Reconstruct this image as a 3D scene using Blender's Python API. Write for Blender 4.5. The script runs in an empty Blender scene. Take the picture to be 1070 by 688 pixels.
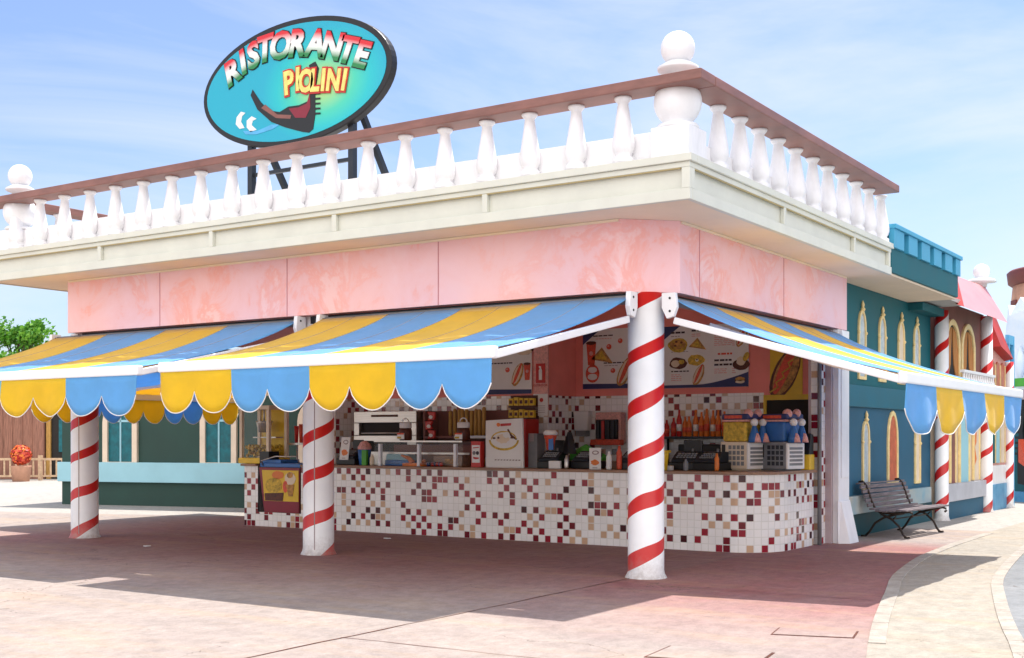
import bpy, bmesh, math, random
from mathutils import Vector, Matrix, noise
R = math.radians
random.seed(7)
sc = bpy.context.scene
C = sc.collection
PI = math.pi

# ------------------------------------------------------------------ materials
def lin(c):
    return tuple(((v / 12.92) if v <= .04045 else ((v + .055) / 1.055) ** 2.4) for v in c)

def mat(name, col, rough=.6, var=.12, scale=3.0, bump=.0, bscale=40, metal=0, spec=.4, col2=None, detail=5, trans=0, coat=0, stretch=None):
    """procedural surface: base colour broken up by two noises, roughness variation, bump"""
    m = bpy.data.materials.new(name); m.use_nodes = True
    nt = m.node_tree; N = nt.nodes; L = nt.links
    b = N['Principled BSDF']
    b.inputs['Roughness'].default_value = rough
    b.inputs['Metallic'].default_value = metal
    b.inputs['Specular IOR Level'].default_value = spec
    if coat: b.inputs['Coat Weight'].default_value = coat
    tc = N.new('ShaderNodeTexCoord')
    src = tc.outputs['Object']
    if stretch:
        mp = N.new('ShaderNodeMapping'); mp.inputs['Scale'].default_value = stretch
        L.new(src, mp.inputs['Vector']); src = mp.outputs['Vector']
    n = N.new('ShaderNodeTexNoise'); n.inputs['Scale'].default_value = scale; n.inputs['Detail'].default_value = detail
    n.inputs['Roughness'].default_value = .62
    L.new(src, n.inputs['Vector'])
    r = N.new('ShaderNodeValToRGB')
    c2 = col2 if col2 else tuple(max(0, v * (1 - var * 1.6)) for v in col)
    c1 = col if col2 else tuple(min(1, v * (1 + var * .5)) for v in col)
    r.color_ramp.elements[0].position = .32; r.color_ramp.elements[0].color = (*c2, 1)
    r.color_ramp.elements[1].position = .68; r.color_ramp.elements[1].color = (*c1, 1)
    L.new(n.outputs['Fac'], r.inputs['Fac'])
    L.new(r.outputs['Color'], b.inputs['Base Color'])
    mr = N.new('ShaderNodeMapRange'); mr.inputs['To Min'].default_value = max(0, rough - .1); mr.inputs['To Max'].default_value = min(1, rough + .1)
    L.new(n.outputs['Fac'], mr.inputs['Value']); L.new(mr.outputs['Result'], b.inputs['Roughness'])
    if bump:
        n2 = N.new('ShaderNodeTexNoise'); n2.inputs['Scale'].default_value = bscale; n2.inputs['Detail'].default_value = 4
        L.new(src, n2.inputs['Vector'])
        bp = N.new('ShaderNodeBump'); bp.inputs['Strength'].default_value = bump; bp.inputs['Distance'].default_value = .01
        L.new(n2.outputs['Fac'], bp.inputs['Height']); L.new(bp.outputs['Normal'], b.inputs['Normal'])
    if trans:
        t = N.new('ShaderNodeBsdfTranslucent'); L.new(r.outputs['Color'], t.inputs['Color'])
        mx = N.new('ShaderNodeMixShader'); mx.inputs['Fac'].default_value = trans
        L.new(b.outputs[0], mx.inputs[1]); L.new(t.outputs[0], mx.inputs[2])
        L.new(mx.outputs[0], N['Material Output'].inputs['Surface'])
    return m

def math_n(nt, op, a, b=None, c=None):
    n = nt.nodes.new('ShaderNodeMath'); n.operation = op
    for i, v in enumerate((a, b, c)):
        if v is None: continue
        if isinstance(v, (int, float)): n.inputs[i].default_value = v
        else: nt.links.new(v, n.inputs[i])
    return n.outputs[0]

def tile_mat(name, size=.1045, grout=.055):
    """small square wall tiles: white, maroon and tan, clustered in loose chequers (UV in metres)"""
    m = bpy.data.materials.new(name); m.use_nodes = True
    nt = m.node_tree; N = nt.nodes; L = nt.links; b = N['Principled BSDF']
    tc = N.new('ShaderNodeUVMap')
    sp = N.new('ShaderNodeSeparateXYZ'); L.new(tc.outputs[0], sp.inputs[0])
    u = math_n(nt, 'DIVIDE', sp.outputs[0], size); v = math_n(nt, 'DIVIDE', sp.outputs[1], size)
    iu = math_n(nt, 'FLOOR', u); iv = math_n(nt, 'FLOOR', v)
    fu = math_n(nt, 'FRACT', u); fv = math_n(nt, 'FRACT', v)
    par = math_n(nt, 'FLOORED_MODULO', math_n(nt, 'ADD', iu, iv), 2.0)
    par2 = math_n(nt, 'FLOORED_MODULO', iv, 2.0)
    cb = N.new('ShaderNodeCombineXYZ'); L.new(iu, cb.inputs[0]); L.new(iv, cb.inputs[1])
    wn = N.new('ShaderNodeTexWhiteNoise'); wn.noise_dimensions = '2D'; L.new(cb.outputs[0], wn.inputs['Vector'])
    # coloured tiles are common on one parity and rare on the other
    val = math_n(nt, 'MULTIPLY', wn.outputs['Value'], math_n(nt, 'ADD', 1.0, math_n(nt, 'MULTIPLY', par, 8.0)))
    rp = N.new('ShaderNodeValToRGB'); rp.color_ramp.interpolation = 'CONSTANT'
    e = rp.color_ramp.elements
    e[0].position = 0; e[0].color = (*lin((.60, .13, .20)), 1)
    e[1].position = .20; e[1].color = (*lin((.45, .08, .14)), 1)
    for p, c in ((.36, (.27, .07, .11)), (.42, (.83, .69, .57)), (.58, (.96, .95, .94)), (.72, (.98, .97, .96))):
        k = e.new(p); k.color = (*lin(c), 1)
    L.new(math_n(nt, 'MINIMUM', val, .99), rp.inputs['Fac'])
    g1 = math_n(nt, 'MINIMUM', math_n(nt, 'MINIMUM', fu, math_n(nt, 'SUBTRACT', 1, fu)), math_n(nt, 'MINIMUM', fv, math_n(nt, 'SUBTRACT', 1, fv)))
    g = math_n(nt, 'GREATER_THAN', g1, grout)
    n = N.new('ShaderNodeTexNoise'); n.inputs['Scale'].default_value = 2.5; L.new(tc.outputs[0], n.inputs['Vector'])
    mx = N.new('ShaderNodeMix'); mx.data_type = 'RGBA'; L.new(g, mx.inputs['Factor'])
    mx.inputs[6].default_value = (*lin((.91, .90, .88)), 1); L.new(rp.outputs['Color'], mx.inputs[7])
    mu = N.new('ShaderNodeMix'); mu.data_type = 'RGBA'; mu.blend_type = 'MULTIPLY'; mu.inputs['Factor'].default_value = .18
    L.new(mx.outputs[2], mu.inputs[6]); L.new(n.outputs['Fac'], mu.inputs[7])
    L.new(mu.outputs[2], b.inputs['Base Color'])
    b.inputs['Roughness'].default_value = .16
    wn2 = N.new('ShaderNodeTexWhiteNoise'); wn2.noise_dimensions = '3D'; cb2 = N.new('ShaderNodeCombineXYZ'); L.new(iu, cb2.inputs[0]); L.new(iv, cb2.inputs[1]); cb2.inputs[2].default_value = 7.3; L.new(cb2.outputs[0], wn2.inputs['Vector'])
    tl = math_n(nt, 'MULTIPLY', math_n(nt, 'SUBTRACT', wn2.outputs['Value'], .5), math_n(nt, 'ADD', fu, fv))
    bp = N.new('ShaderNodeBump'); bp.inputs['Strength'].default_value = .6; bp.inputs['Distance'].default_value = .003
    L.new(math_n(nt, 'ADD', math_n(nt, 'MULTIPLY', math_n(nt, 'MINIMUM', g1, .08), 6), tl), bp.inputs['Height']); L.new(bp.outputs['Normal'], b.inputs['Normal'])
    return m

def helix_mat(name, pitch=.56, duty=.36, phase=0.0, sign=1):
    m = bpy.data.materials.new(name); m.use_nodes = True
    nt = m.node_tree; N = nt.nodes; L = nt.links; b = N['Principled BSDF']
    tc = N.new('ShaderNodeTexCoord'); sp = N.new('ShaderNodeSeparateXYZ'); L.new(tc.outputs['Object'], sp.inputs[0])
    nz = N.new('ShaderNodeTexNoise'); nz.inputs['Scale'].default_value = 1.3; nz.inputs['Detail'].default_value = 1; L.new(tc.outputs['Object'], nz.inputs['Vector'])
    ang = math_n(nt, 'DIVIDE', math_n(nt, 'ARCTAN2', sp.outputs[1], sp.outputs[0]), 2 * PI)
    t = math_n(nt, 'SUBTRACT', math_n(nt, 'DIVIDE', sp.outputs[2], pitch), math_n(nt, 'MULTIPLY', ang, sign))
    t = math_n(nt, 'ADD', t, math_n(nt, 'MULTIPLY', nz.outputs['Fac'], .35))
    f = math_n(nt, 'FRACT', math_n(nt, 'ADD', t, phase + 10))
    k = math_n(nt, 'LESS_THAN', f, duty)
    n = N.new('ShaderNodeTexNoise'); n.inputs['Scale'].default_value = 5; n.inputs['Detail'].default_value = 8; L.new(tc.outputs['Object'], n.inputs['Vector'])
    mx = N.new('ShaderNodeMix'); mx.data_type = 'RGBA'; L.new(k, mx.inputs['Factor'])
    mx.inputs[6].default_value = (.86, .86, .87, 1); mx.inputs[7].default_value = (.56, .012, .010, 1)
    rr = N.new('ShaderNodeMapRange'); rr.inputs['From Min'].default_value = .3; rr.inputs['From Max'].default_value = .6
    rr.inputs['To Min'].default_value = .80; rr.inputs['To Max'].default_value = 1; L.new(n.outputs['Fac'], rr.inputs['Value'])
    # grime and scuffs close to the ground
    mu = N.new('ShaderNodeMix'); mu.data_type = 'RGBA'; mu.blend_type = 'MULTIPLY'; mu.inputs['Factor'].default_value = .3
    L.new(mx.outputs[2], mu.inputs[6]); L.new(rr.outputs['Result'], mu.inputs[7])
    # splashed dirt, scuffs and flaked paint near the foot
    dz = N.new('ShaderNodeMapRange'); dz.inputs['From Min'].default_value = .40; dz.inputs['From Max'].default_value = .0; dz.inputs['To Max'].default_value = 1; L.new(sp.outputs[2], dz.inputs['Value'])
    n3 = N.new('ShaderNodeTexNoise'); n3.inputs['Scale'].default_value = 14; n3.inputs['Detail'].default_value = 8; n3.inputs['Roughness'].default_value = .7; L.new(tc.outputs['Object'], n3.inputs['Vector'])
    dm = N.new('ShaderNodeMapRange'); dm.inputs['From Min'].default_value = .18; dm.inputs['From Max'].default_value = .8; L.new(math_n(nt, 'MULTIPLY', n3.outputs['Fac'], dz.outputs[0]), dm.inputs['Value'])
    dd = N.new('ShaderNodeMix'); dd.data_type = 'RGBA'; L.new(dm.outputs[0], dd.inputs['Factor']); L.new(mu.outputs[2], dd.inputs[6]); dd.inputs[7].default_value = (.30, .24, .21, 1)
    L.new(dd.outputs[2], b.inputs['Base Color']); b.inputs['Roughness'].default_value = .38
    return m

def ground_mat(name, cols, red=None, scale=.5, bump=.25, speck=.15, red_edge=None, tracks=0):
    """worn concrete: large patches, fine grain, specks; optional red dye, deepened under the roof as painted shade"""
    m = bpy.data.materials.new(name); m.use_nodes = True
    nt = m.node_tree; N = nt.nodes; L = nt.links; b = N['Principled BSDF']
    b.inputs['Roughness'].default_value = .85; b.inputs['Specular IOR Level'].default_value = .3
    tc = N.new('ShaderNodeNewGeometry'); src = tc.outputs['Position']
    def noise_n(s, d=6, st=None, rough=.6):
        v = src
        if st:
            mp = N.new('ShaderNodeMapping'); mp.inputs['Scale'].default_value = st; L.new(src, mp.inputs['Vector']); v = mp.outputs[0]
        n = N.new('ShaderNodeTexNoise'); n.inputs['Scale'].default_value = s; n.inputs['Detail'].default_value = d; n.inputs['Roughness'].default_value = rough
        L.new(v, n.inputs['Vector']); return n.outputs['Fac']
    def mix(fac, a, c, mode='MIX'):
        n = N.new('ShaderNodeMix'); n.data_type = 'RGBA'; n.blend_type = mode
        for s, v in ((n.inputs['Factor'], fac), (n.inputs[6], a), (n.inputs[7], c)):
            if isinstance(v, (int, float)): s.default_value = v
            elif isinstance(v, tuple): s.default_value = (*v, 1)
            else: L.new(v, s)
        return n.outputs[2]
    def rng(v, a, c, lo=0, hi=1):
        n = N.new('ShaderNodeMapRange'); n.inputs['From Min'].default_value = a; n.inputs['From Max'].default_value = c
        n.inputs['To Min'].default_value = lo; n.inputs['To Max'].default_value = hi; L.new(v, n.inputs['Value']); return n.outputs[0]
    big = noise_n(scale, 6)
    col = mix(rng(big, .35, .65), cols[0], cols[1])
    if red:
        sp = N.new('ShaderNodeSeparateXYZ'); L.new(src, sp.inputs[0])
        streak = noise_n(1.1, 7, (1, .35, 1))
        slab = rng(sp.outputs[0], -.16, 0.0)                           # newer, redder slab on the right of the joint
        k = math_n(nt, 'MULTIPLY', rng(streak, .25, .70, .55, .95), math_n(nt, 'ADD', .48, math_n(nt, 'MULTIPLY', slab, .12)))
        near = rng(math_n(nt, 'ADD', sp.outputs[1], math_n(nt, 'MULTIPLY', big, 2.0)), -2.8, .6, .14, 1.2); near = math_n(nt, 'MULTIPLY', near, rng(sp.outputs[1], 6.3, 5.2, .12, 1)); near = math_n(nt, 'MULTIPLY', near, rng(sp.outputs[0], -12.8, -10.5, .1, 1))   # red deepened under roof and awnings as painted shade, fading outward
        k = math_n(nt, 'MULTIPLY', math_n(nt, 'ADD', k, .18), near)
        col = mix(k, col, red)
    # scattered dark stains, pale scuffs, and hairline cracks
    st = noise_n(3.2, 9, None, .75); col = mix(rng(st, .60, .74, 0, .45), col, (.20, .15, .14))
    st = noise_n(2.3, 9, (.4, 1.6, 1), .75); col = mix(rng(st, .58, .78, 0, .35), col, (.60, .55, .50))
    gm = N.new('ShaderNodeTexVoronoi'); gm.inputs['Scale'].default_value = 1.9; L.new(src, gm.inputs['Vector'])
    col = mix(math_n(nt, 'MULTIPLY', math_n(nt, 'LESS_THAN', gm.outputs['Distance'], .035), .5), col, (.13, .10, .09))
    mid = noise_n(6.5, 9, (1, .7, 1), .78); col = mix(.75, col, mix(rng(mid, .38, .62), (.74, .73, .72), (1.12, 1.11, 1.10)), 'MULTIPLY')
    vo = N.new('ShaderNodeTexVoronoi'); vo.feature = 'DISTANCE_TO_EDGE'; vo.inputs['Scale'].default_value = .33; vo.inputs['Randomness'].default_value = 1
    wv = N.new('ShaderNodeTexNoise'); wv.inputs['Scale'].default_value = 2.2; wv.inputs['Detail'].default_value = 8; L.new(src, wv.inputs['Vector'])
    wa = N.new('ShaderNodeVectorMath'); wa.operation = 'MULTIPLY_ADD'; L.new(wv.outputs['Color'], wa.inputs[0]); wa.inputs[1].default_value = (.9, .9, .9); L.new(src, wa.inputs[2]); L.new(wa.outputs[0], vo.inputs['Vector'])
    ck = math_n(nt, 'MULTIPLY', math_n(nt, 'LESS_THAN', vo.outputs['Distance'], .0018), rng(noise_n(.6, 3), .50, .56, 0, .75))
    col = mix(ck, col, (.10, .07, .06))
    gr = noise_n(170, 2); col = mix(.45, col, mix(rng(gr, .40, .60), (.70, .70, .70), (1.15, 1.15, 1.15)), 'MULTIPLY')
    fine = noise_n(38, 5)
    col = mix(.5, col, mix(rng(fine, .35, .65), (.82, .82, .82), (1.0, 1.0, 1.0)), 'MULTIPLY')
    sp_ = noise_n(9, 3)
    col = mix(rng(sp_, .66, .72, 0, speck), col, (.16, .12, .10))
    if tracks:
        st2 = noise_n(1.2, 8, (.25, 1.5, 1), .7)
        col = mix(rng(st2, .5, .75, 0, .35), col, (.50, .33, .16))
    L.new(col, b.inputs['Base Color'])
    bp = N.new('ShaderNodeBump'); bp.inputs['Strength'].default_value = bump; bp.inputs['Distance'].default_value = .006
    L.new(fine, bp.inputs['Height']); L.new(bp.outputs['Normal'], b.inputs['Normal'])
    return m

M = {}
M['white'] = mat('white_paint', (.85, .85, .87), .45, .06, 2.5, .08, 30, stretch=(1, 1, .5))
M['whitew'] = mat('white_weathered', (.86, .85, .87), .55, .08, 6, .15, 60, stretch=(1, 1, .35))
M['cream'] = mat('cream_cornice', (.67, .67, .59), .55, .05, 2, .08, 50)
M['cream2'] = mat('ochre_cornice_bead', (.42, .33, .16), .6, .05)
M['soffit'] = mat('soffit_plaster', (.86, .70, .53), .7, .05, 1.2, .1, 40)
M['rail'] = mat('brown_rail', (.26, .12, .10), .5, .2, 6, .2, 30, stretch=(.3, .3, 1))
M['pink'] = None
M['salmon'] = mat('salmon_wall', (.90, .27, .23), .6, .10, 1.3, .1, 30)
M['yellow'] = mat('yellow_canvas', (.96, .70, .03), .6, .04, 4, .35, 7, trans=.48, spec=.35)
M['blue'] = mat('blue_canvas', (.20, .56, .92), .6, .04, 4, .35, 7, trans=.48, spec=.35)
for k_ in ('yellow', 'blue'):
    p_ = M[k_].node_tree.nodes['Principled BSDF']; p_.inputs['Sheen Weight'].default_value = .28; p_.inputs['Sheen Roughness'].default_value = .4
M['awnwhite'] = mat('awning_metal_white', (.82, .82, .84), .35, .03)
M['steel'] = mat('brushed_steel', (.58, .54, .50), .33, .12, 8, .1, 200, metal=.85, stretch=(.2, 1, 8))
M['black'] = mat('black_plastic', (.010, .010, .012), .4, .2)
M['dark'] = mat('dark_interior', (.020, .016, .014), .7, .2)
M['darkmetal'] = mat('dark_steel', (.03, .035, .045), .4, .2, metal=.4)
M['wood'] = mat('counter_wood', (.34, .19, .12), .4, .25, 9, .1, 60, stretch=(.3, 3, 3))
M['grey'] = mat('grey_plastic', (.22, .22, .23), .5, .15)
M['red'] = mat('red_plastic', (.55, .025, .02), .35, .1)
M['orange'] = mat('orange_plastic', (.80, .20, .03), .4, .15)
M['green'] = mat('green_plastic', (.08, .36, .04), .5, .15)
M['bluep'] = mat('blue_plastic', (.04, .16, .45), .4, .15)
M['yellowp'] = mat('yellow_plastic', (.80, .52, .03), .4, .1)
M['paper'] = mat('white_paper', (.80, .78, .76), .7, .04)
M['creamp'] = mat('cream_plastic', (.76, .62, .46), .45, .06)
M['navy'] = mat('navy_print', (.03, .04, .14), .5, .1)
M['bun'] = mat('bun_brown', (.60, .30, .08), .6, .45, 14)
M['bun2'] = mat('golden_food', (.70, .46, .06), .6, .35, 20)
M['brownf'] = mat('dark_food', (.12, .03, .015), .5, .4, 30)
M['redf'] = mat('red_food', (.75, .10, .05), .5, .2, 30)
M['pinkf'] = mat('pink_food', (.80, .40, .36), .5, .2, 30)
M['textg'] = mat('grey_print', (.35, .27, .27), .6, .1)
M['textd'] = mat('dark_print', (.05, .03, .04), .6, .1)
M['tan'] = mat('tan_wood', (.52, .29, .07), .6, .25, 10, .1, 40, stretch=(4, 4, .4))
M['tealU'] = mat('teal_render_upper', (.000, .105, .130), .6, .10, 1.0, .15, 40)
M['tealL'] = mat('teal_render_lower', (.018, .100, .175), .6, .12, 1.0, .15, 40)
M['tealdark'] = mat('dark_teal_base', (.010, .075, .10), .6, .15, 2)
M['tealband'] = mat('teal_band', (.012, .12, .18), .5, .12, 1.2)
M['turq'] = mat('turquoise_parapet', (.06, .36, .56), .5, .08, 1.5)
M['gold'] = mat('gold_cream_frame', (.84, .64, .30), .45, .12, 8)
M['pane'] = mat('pale_pane', (.50, .56, .60), .08, .2, 6)
M['redpane'] = mat('red_pane', (.58, .14, .07), .4, .25, 5)
M['marble'] = mat('marble_ledge', (.16, .34, .44), .35, .2, 1.6, col2=(.44, .42, .36), detail=8)
M['mauve'] = mat('mauve_pier', (.50, .40, .42), .6, .08)
M['brownwall'] = mat('brown_render', (.24, .10, .085), .7, .12, 2, .2, 40)
M['curtain'] = mat('orange_curtain', (.55, .22, .05), .7, .3, 5, stretch=(6, 6, .6))
M['hoodpink'] = mat('pale_pink_hood', (.60, .25, .27), .5, .08, 1.5)
M['hoodred'] = mat('red_hood', (.46, .02, .015), .55, .2, 3)
M['greenwall'] = mat('dark_green_render', (.022, .060, .048), .7, .12, 1.0, .15, 30)
M['lightblue'] = mat('light_blue_band', (.32, .58, .66), .6, .06, 1.0)
M['tealpane'] = mat('teal_shutter', (.0, .13, .16), .5, .3, 6)
M['framecream'] = mat('peach_frame', (.76, .62, .48), .55, .08)
M['greyband'] = mat('lavender_grey_band', (.46, .47, .52), .55, .08)
M['skyblue'] = mat('sky_blue_panel', (.10, .42, .72), .5, .1)
M['mural'] = mat('water_mural', (.05, .22, .42), .5, .3, 2.5, col2=(.16, .38, .58), detail=8)
M['ice'] = mat('icy_render', (.80, .84, .90), .6, .05, 1.2, .4, 6, col2=(.62, .74, .90))
M['terra'] = mat('terracotta_tower', (.56, .30, .20), .8, .18, 2.5, .4, 12)
M['terradark'] = mat('maroon_cap', (.16, .04, .035), .6, .15)
M['barn'] = mat('barn_boards', (.34, .16, .11), .75, .3, 5, .3, 20, stretch=(5, 5, .4))
M['fencewood'] = mat('pale_fence_wood', (.62, .44, .28), .7, .2, 6)
M['bark'] = mat('bark', (.12, .08, .05), .9, .3, 8, .5, 20)
M['leaf'] = mat('leaves', (.09, .30, .02), .6, .4, 1.2, col2=(.05, .18, .015), trans=.25)
M['leaf2'] = mat('leaves_light', (.20, .46, .04), .6, .3, 1.2, trans=.25)
M['slat'] = mat('bench_slats', (.20, .16, .17), .55, .35, 9, .25, 60, stretch=(6, .5, 6))
M['iron'] = mat('bench_iron', (.045, .028, .020), .55, .35, 14, .2, 60, metal=.3)
M['roof'] = mat('roof_membrane', (.45, .44, .42), .8, .1)
M['glass'] = None

def stucco_pink():
    m = bpy.data.materials.new('pink_marbled_stucco'); m.use_nodes = True
    nt = m.node_tree; N = nt.nodes; L = nt.links; b = N['Principled BSDF']; b.inputs['Roughness'].default_value = .5
    tc = N.new('ShaderNodeTexCoord')
    w = N.new('ShaderNodeTexNoise'); w.inputs['Scale'].default_value = 1.5; w.inputs['Detail'].default_value = 10; w.inputs['Roughness'].default_value = .68; w.inputs['Distortion'].default_value = .5
    L.new(tc.outputs['Object'], w.inputs['Vector'])
    r = N.new('ShaderNodeValToRGB'); e = r.color_ramp.elements
    e[0].position = .30; e[0].color = (.88, .56, .59, 1); e[1].position = .72; e[1].color = (.88, .52, .52, 1)
    for p, c in ((.42, (.87, .52, .54, 1)), (.49, (.86, .50, .51, 1)), (.55, (.87, .40, .36, 1)), (.61, (.89, .56, .56, 1))):
        k = e.new(p); k.color = c
    L.new(w.outputs['Fac'], r.inputs['Fac'])
    n2 = N.new('ShaderNodeTexNoise'); n2.inputs['Scale'].default_value = .45; n2.inputs['Detail'].default_value = 3; L.new(tc.outputs['Object'], n2.inputs['Vector'])
    mr = N.new('ShaderNodeMapRange'); mr.inputs['From Min'].default_value = .42; mr.inputs['From Max'].default_value = .62; L.new(n2.outputs['Fac'], mr.inputs['Value'])
    mx = N.new('ShaderNodeMix'); mx.data_type = 'RGBA'; L.new(mr.outputs[0], mx.inputs['Factor'])
    L.new(r.outputs['Color'], mx.inputs[6]); mx.inputs[7].default_value = (.84, .56, .61, 1)
    mx2 = N.new('ShaderNodeMix'); mx2.data_type = 'RGBA'; mx2.inputs['Factor'].default_value = .55
    L.new(r.outputs['Color'], mx2.inputs[6]); L.new(mx.outputs[2], mx2.inputs[7])
    L.new(mx2.outputs[2], b.inputs['Base Color'])
    bp = N.new('ShaderNodeBump'); bp.inputs['Strength'].default_value = .2; bp.inputs['Distance'].default_value = .006
    L.new(w.outputs['Fac'], bp.inputs['Height']); L.new(bp.outputs['Normal'], b.inputs['Normal'])
    return m
M['pink'] = stucco_pink()
def glass():
    m = bpy.data.materials.new('clear_glass'); m.use_nodes = True
    nt = m.node_tree; N = nt.nodes; L = nt.links; b = N['Principled BSDF']
    b.inputs['Base Color'].default_value = (.4, .45, .45, 1); b.inputs['Roughness'].default_value = .05
    t = N.new('ShaderNodeBsdfTransparent'); mx = N.new('ShaderNodeMixShader'); mx.inputs['Fac'].default_value = .09
    L.new(t.outputs[0], mx.inputs[1]); L.new(b.outputs[0], mx.inputs[2]); L.new(mx.outputs[0], N['Material Output'].inputs['Surface'])
    return m
M['glass'] = glass()
M['tile'] = tile_mat('mosaic_tiles')

# ------------------------------------------------------------------ mesh helpers
def box(bm, x0, x1, y0, y1, z0, z1, mi=0):
    vs = [bm.verts.new((x, y, z)) for z in (z0, z1) for x, y in ((x0, y0), (x1, y0), (x1, y1), (x0, y1))]
    for f in ((3, 2, 1, 0), (4, 5, 6, 7), (0, 1, 5, 4), (1, 2, 6, 5), (2, 3, 7, 6), (3, 0, 4, 7)):
        fc = bm.faces.new([vs[i] for i in f]); fc.material_index = mi
    return vs
def lathe(bm, prof, cx=0, cy=0, n=24, mi=0, smooth=True):
    rings = []
    for r, z in prof:
        rings.append([bm.verts.new((cx + r * math.cos(2 * PI * k / n), cy + r * math.sin(2 * PI * k / n), z)) for k in range(n)])
    for a, b in zip(rings, rings[1:]):
        for k in range(n):
            f = bm.faces.new((a[k], a[(k + 1) % n], b[(k + 1) % n], b[k])); f.smooth = smooth; f.material_index = mi
    f = bm.faces.new(rings[0][::-1]); f.material_index = mi
    f = bm.faces.new(rings[-1]); f.material_index = mi
def sphere_prof(r, zc, n=12, a0=-90, a1=90):
    return [(max(.002, r * math.cos(R(a0 + (a1 - a0) * i / n))), zc + r * math.sin(R(a0 + (a1 - a0) * i / n))) for i in range(n + 1)]
def tube(bm, pts, r, n=8, mi=0, smooth=True):
    pts = [Vector(p) for p in pts]; rings = []
    rr = r if isinstance(r, (list, tuple)) else [r] * len(pts)
    for i, p in enumerate(pts):
        d = (pts[min(i + 1, len(pts) - 1)] - pts[max(i - 1, 0)]).normalized()
        up = Vector((0, 0, 1)) if abs(d.z) < .95 else Vector((1, 0, 0))
        a = d.cross(up).normalized(); b = d.cross(a).normalized()
        rings.append([bm.verts.new(p + (a * math.cos(2 * PI * k / n) + b * math.sin(2 * PI * k / n)) * rr[i]) for k in range(n)])
    for a, b in zip(rings, rings[1:]):
        for k in range(n):
            f = bm.faces.new((a[k], b[k], b[(k + 1) % n], a[(k + 1) % n])); f.smooth = smooth; f.material_index = mi
    for rg, s in ((rings[0], 1), (rings[-1], -1)):
        f = bm.faces.new(rg[::s]); f.material_index = mi
def beam(bm, a, b, w, h, mi=0):
    a = Vector(a); b = Vector(b); d = (b - a).normalized()
    up = Vector((0, 0, 1)) if abs(d.z) < .98 else Vector((0, 1, 0))
    s = d.cross(up).normalized() * w / 2; u = s.cross(d).normalized() * h / 2
    v = [bm.verts.new(p + q) for p in (a, b) for q in (-s - u, s - u, s + u, -s + u)]
    for f in ((3, 2, 1, 0), (4, 5, 6, 7), (0, 1, 5, 4), (1, 2, 6, 5), (2, 3, 7, 6), (3, 0, 4, 7)):
        fc = bm.faces.new([v[i] for i in f]); fc.material_index = mi
def prism(bm, pts, z0, z1, mi=0):
    """horizontal polygon extruded up"""
    a = [bm.verts.new((x, y, z0)) for x, y in pts]; b = [bm.verts.new((x, y, z1)) for x, y in pts]
    n = len(pts)
    bm.faces.new(a[::-1]).material_index = mi; bm.faces.new(b).material_index = mi
    for i in range(n): bm.faces.new((a[i], a[(i + 1) % n], b[(i + 1) % n], b[i])).material_index = mi
def slab_xz(bm, pts, y0, y1, mi=0):
    """outline in the x-z plane with thickness along y (y0 front)"""
    a = [bm.verts.new((x, y0, z)) for x, z in pts]; b = [bm.verts.new((x, y1, z)) for x, z in pts]
    n = len(pts)
    bm.faces.new(a).material_index = mi; bm.faces.new(b[::-1]).material_index = mi
    for i in range(n): bm.faces.new((a[i], b[i], b[(i + 1) % n], a[(i + 1) % n])).material_index = mi
def slab_yz(bm, pts, x0, x1, mi=0):
    a = [bm.verts.new((x1, y, z)) for y, z in pts]; b = [bm.verts.new((x0, y, z)) for y, z in pts]
    n = len(pts)
    bm.faces.new(a).material_index = mi; bm.faces.new(b[::-1]).material_index = mi
    for i in range(n): bm.faces.new((a[i], b[i], b[(i + 1) % n], a[(i + 1) % n])).material_index = mi
def ring_yz(bm, outer, inner, x0, x1, mi=0):
    n = len(outer); 
    A = [[bm.verts.new((x, y, z)) for y, z in P] for x in (x0, x1) for P in (outer, inner)]
    o0, i0, o1, i1 = A
    for k in range(n):
        j = (k + 1) % n
        for q in ((o1[k], o1[j], i1[j], i1[k]), (o0[k], i0[k], i0[j], o0[j]), (o0[k], o0[j], o1[j], o1[k]), (i0[k], i1[k], i1[j], i0[j])):
            bm.faces.new(q).material_index = mi
def blob(cx, cz, rx, rz, n=18, j=.06, a=0):
    out = []
    for k in range(n):
        t = 2 * PI * k / n; s = 1 + random.uniform(-j, j)
        x, z = rx * math.cos(t) * s, rz * math.sin(t) * s
        out.append((cx + x * math.cos(a) - z * math.sin(a), cz + x * math.sin(a) + z * math.cos(a)))
    return out

def obj(name, bm, mats, parent=None, bevel=0, fix=True, smooth_angle=None):
    if fix: bmesh.ops.recalc_face_normals(bm, faces=bm.faces[:])
    me = bpy.data.meshes.new(name); bm.to_mesh(me); bm.free()
    for m in (mats if isinstance(mats, (list, tuple)) else [mats]): me.materials.append(M[m] if isinstance(m, str) else m)
    o = bpy.data.objects.new(name, me); C.objects.link(o)
    if parent is not None: o.parent = parent
    if bevel:
        b = o.modifiers.new('bevel', 'BEVEL'); b.width = bevel; b.segments = 2; b.limit_method = 'ANGLE'; b.angle_limit = R(40); b.harden_normals = False
    return o
def NB(): return bmesh.new()
def thing(name, label, cat, loc=(0, 0, 0), rz=0, group=None):
    o = bpy.data.objects.new(name, None); C.objects.link(o); o.location = loc; o.rotation_euler = (0, 0, rz)
    o['label'] = label; o['category'] = cat
    if group: o['group'] = group
    return o
def tag(o, label, cat, group=None):
    o['label'] = label; o['category'] = cat
    if group: o['group'] = group
    return o
def struct(name, bm, m):
    o = obj(name, bm, m); o['kind'] = 'structure'; return o
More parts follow.
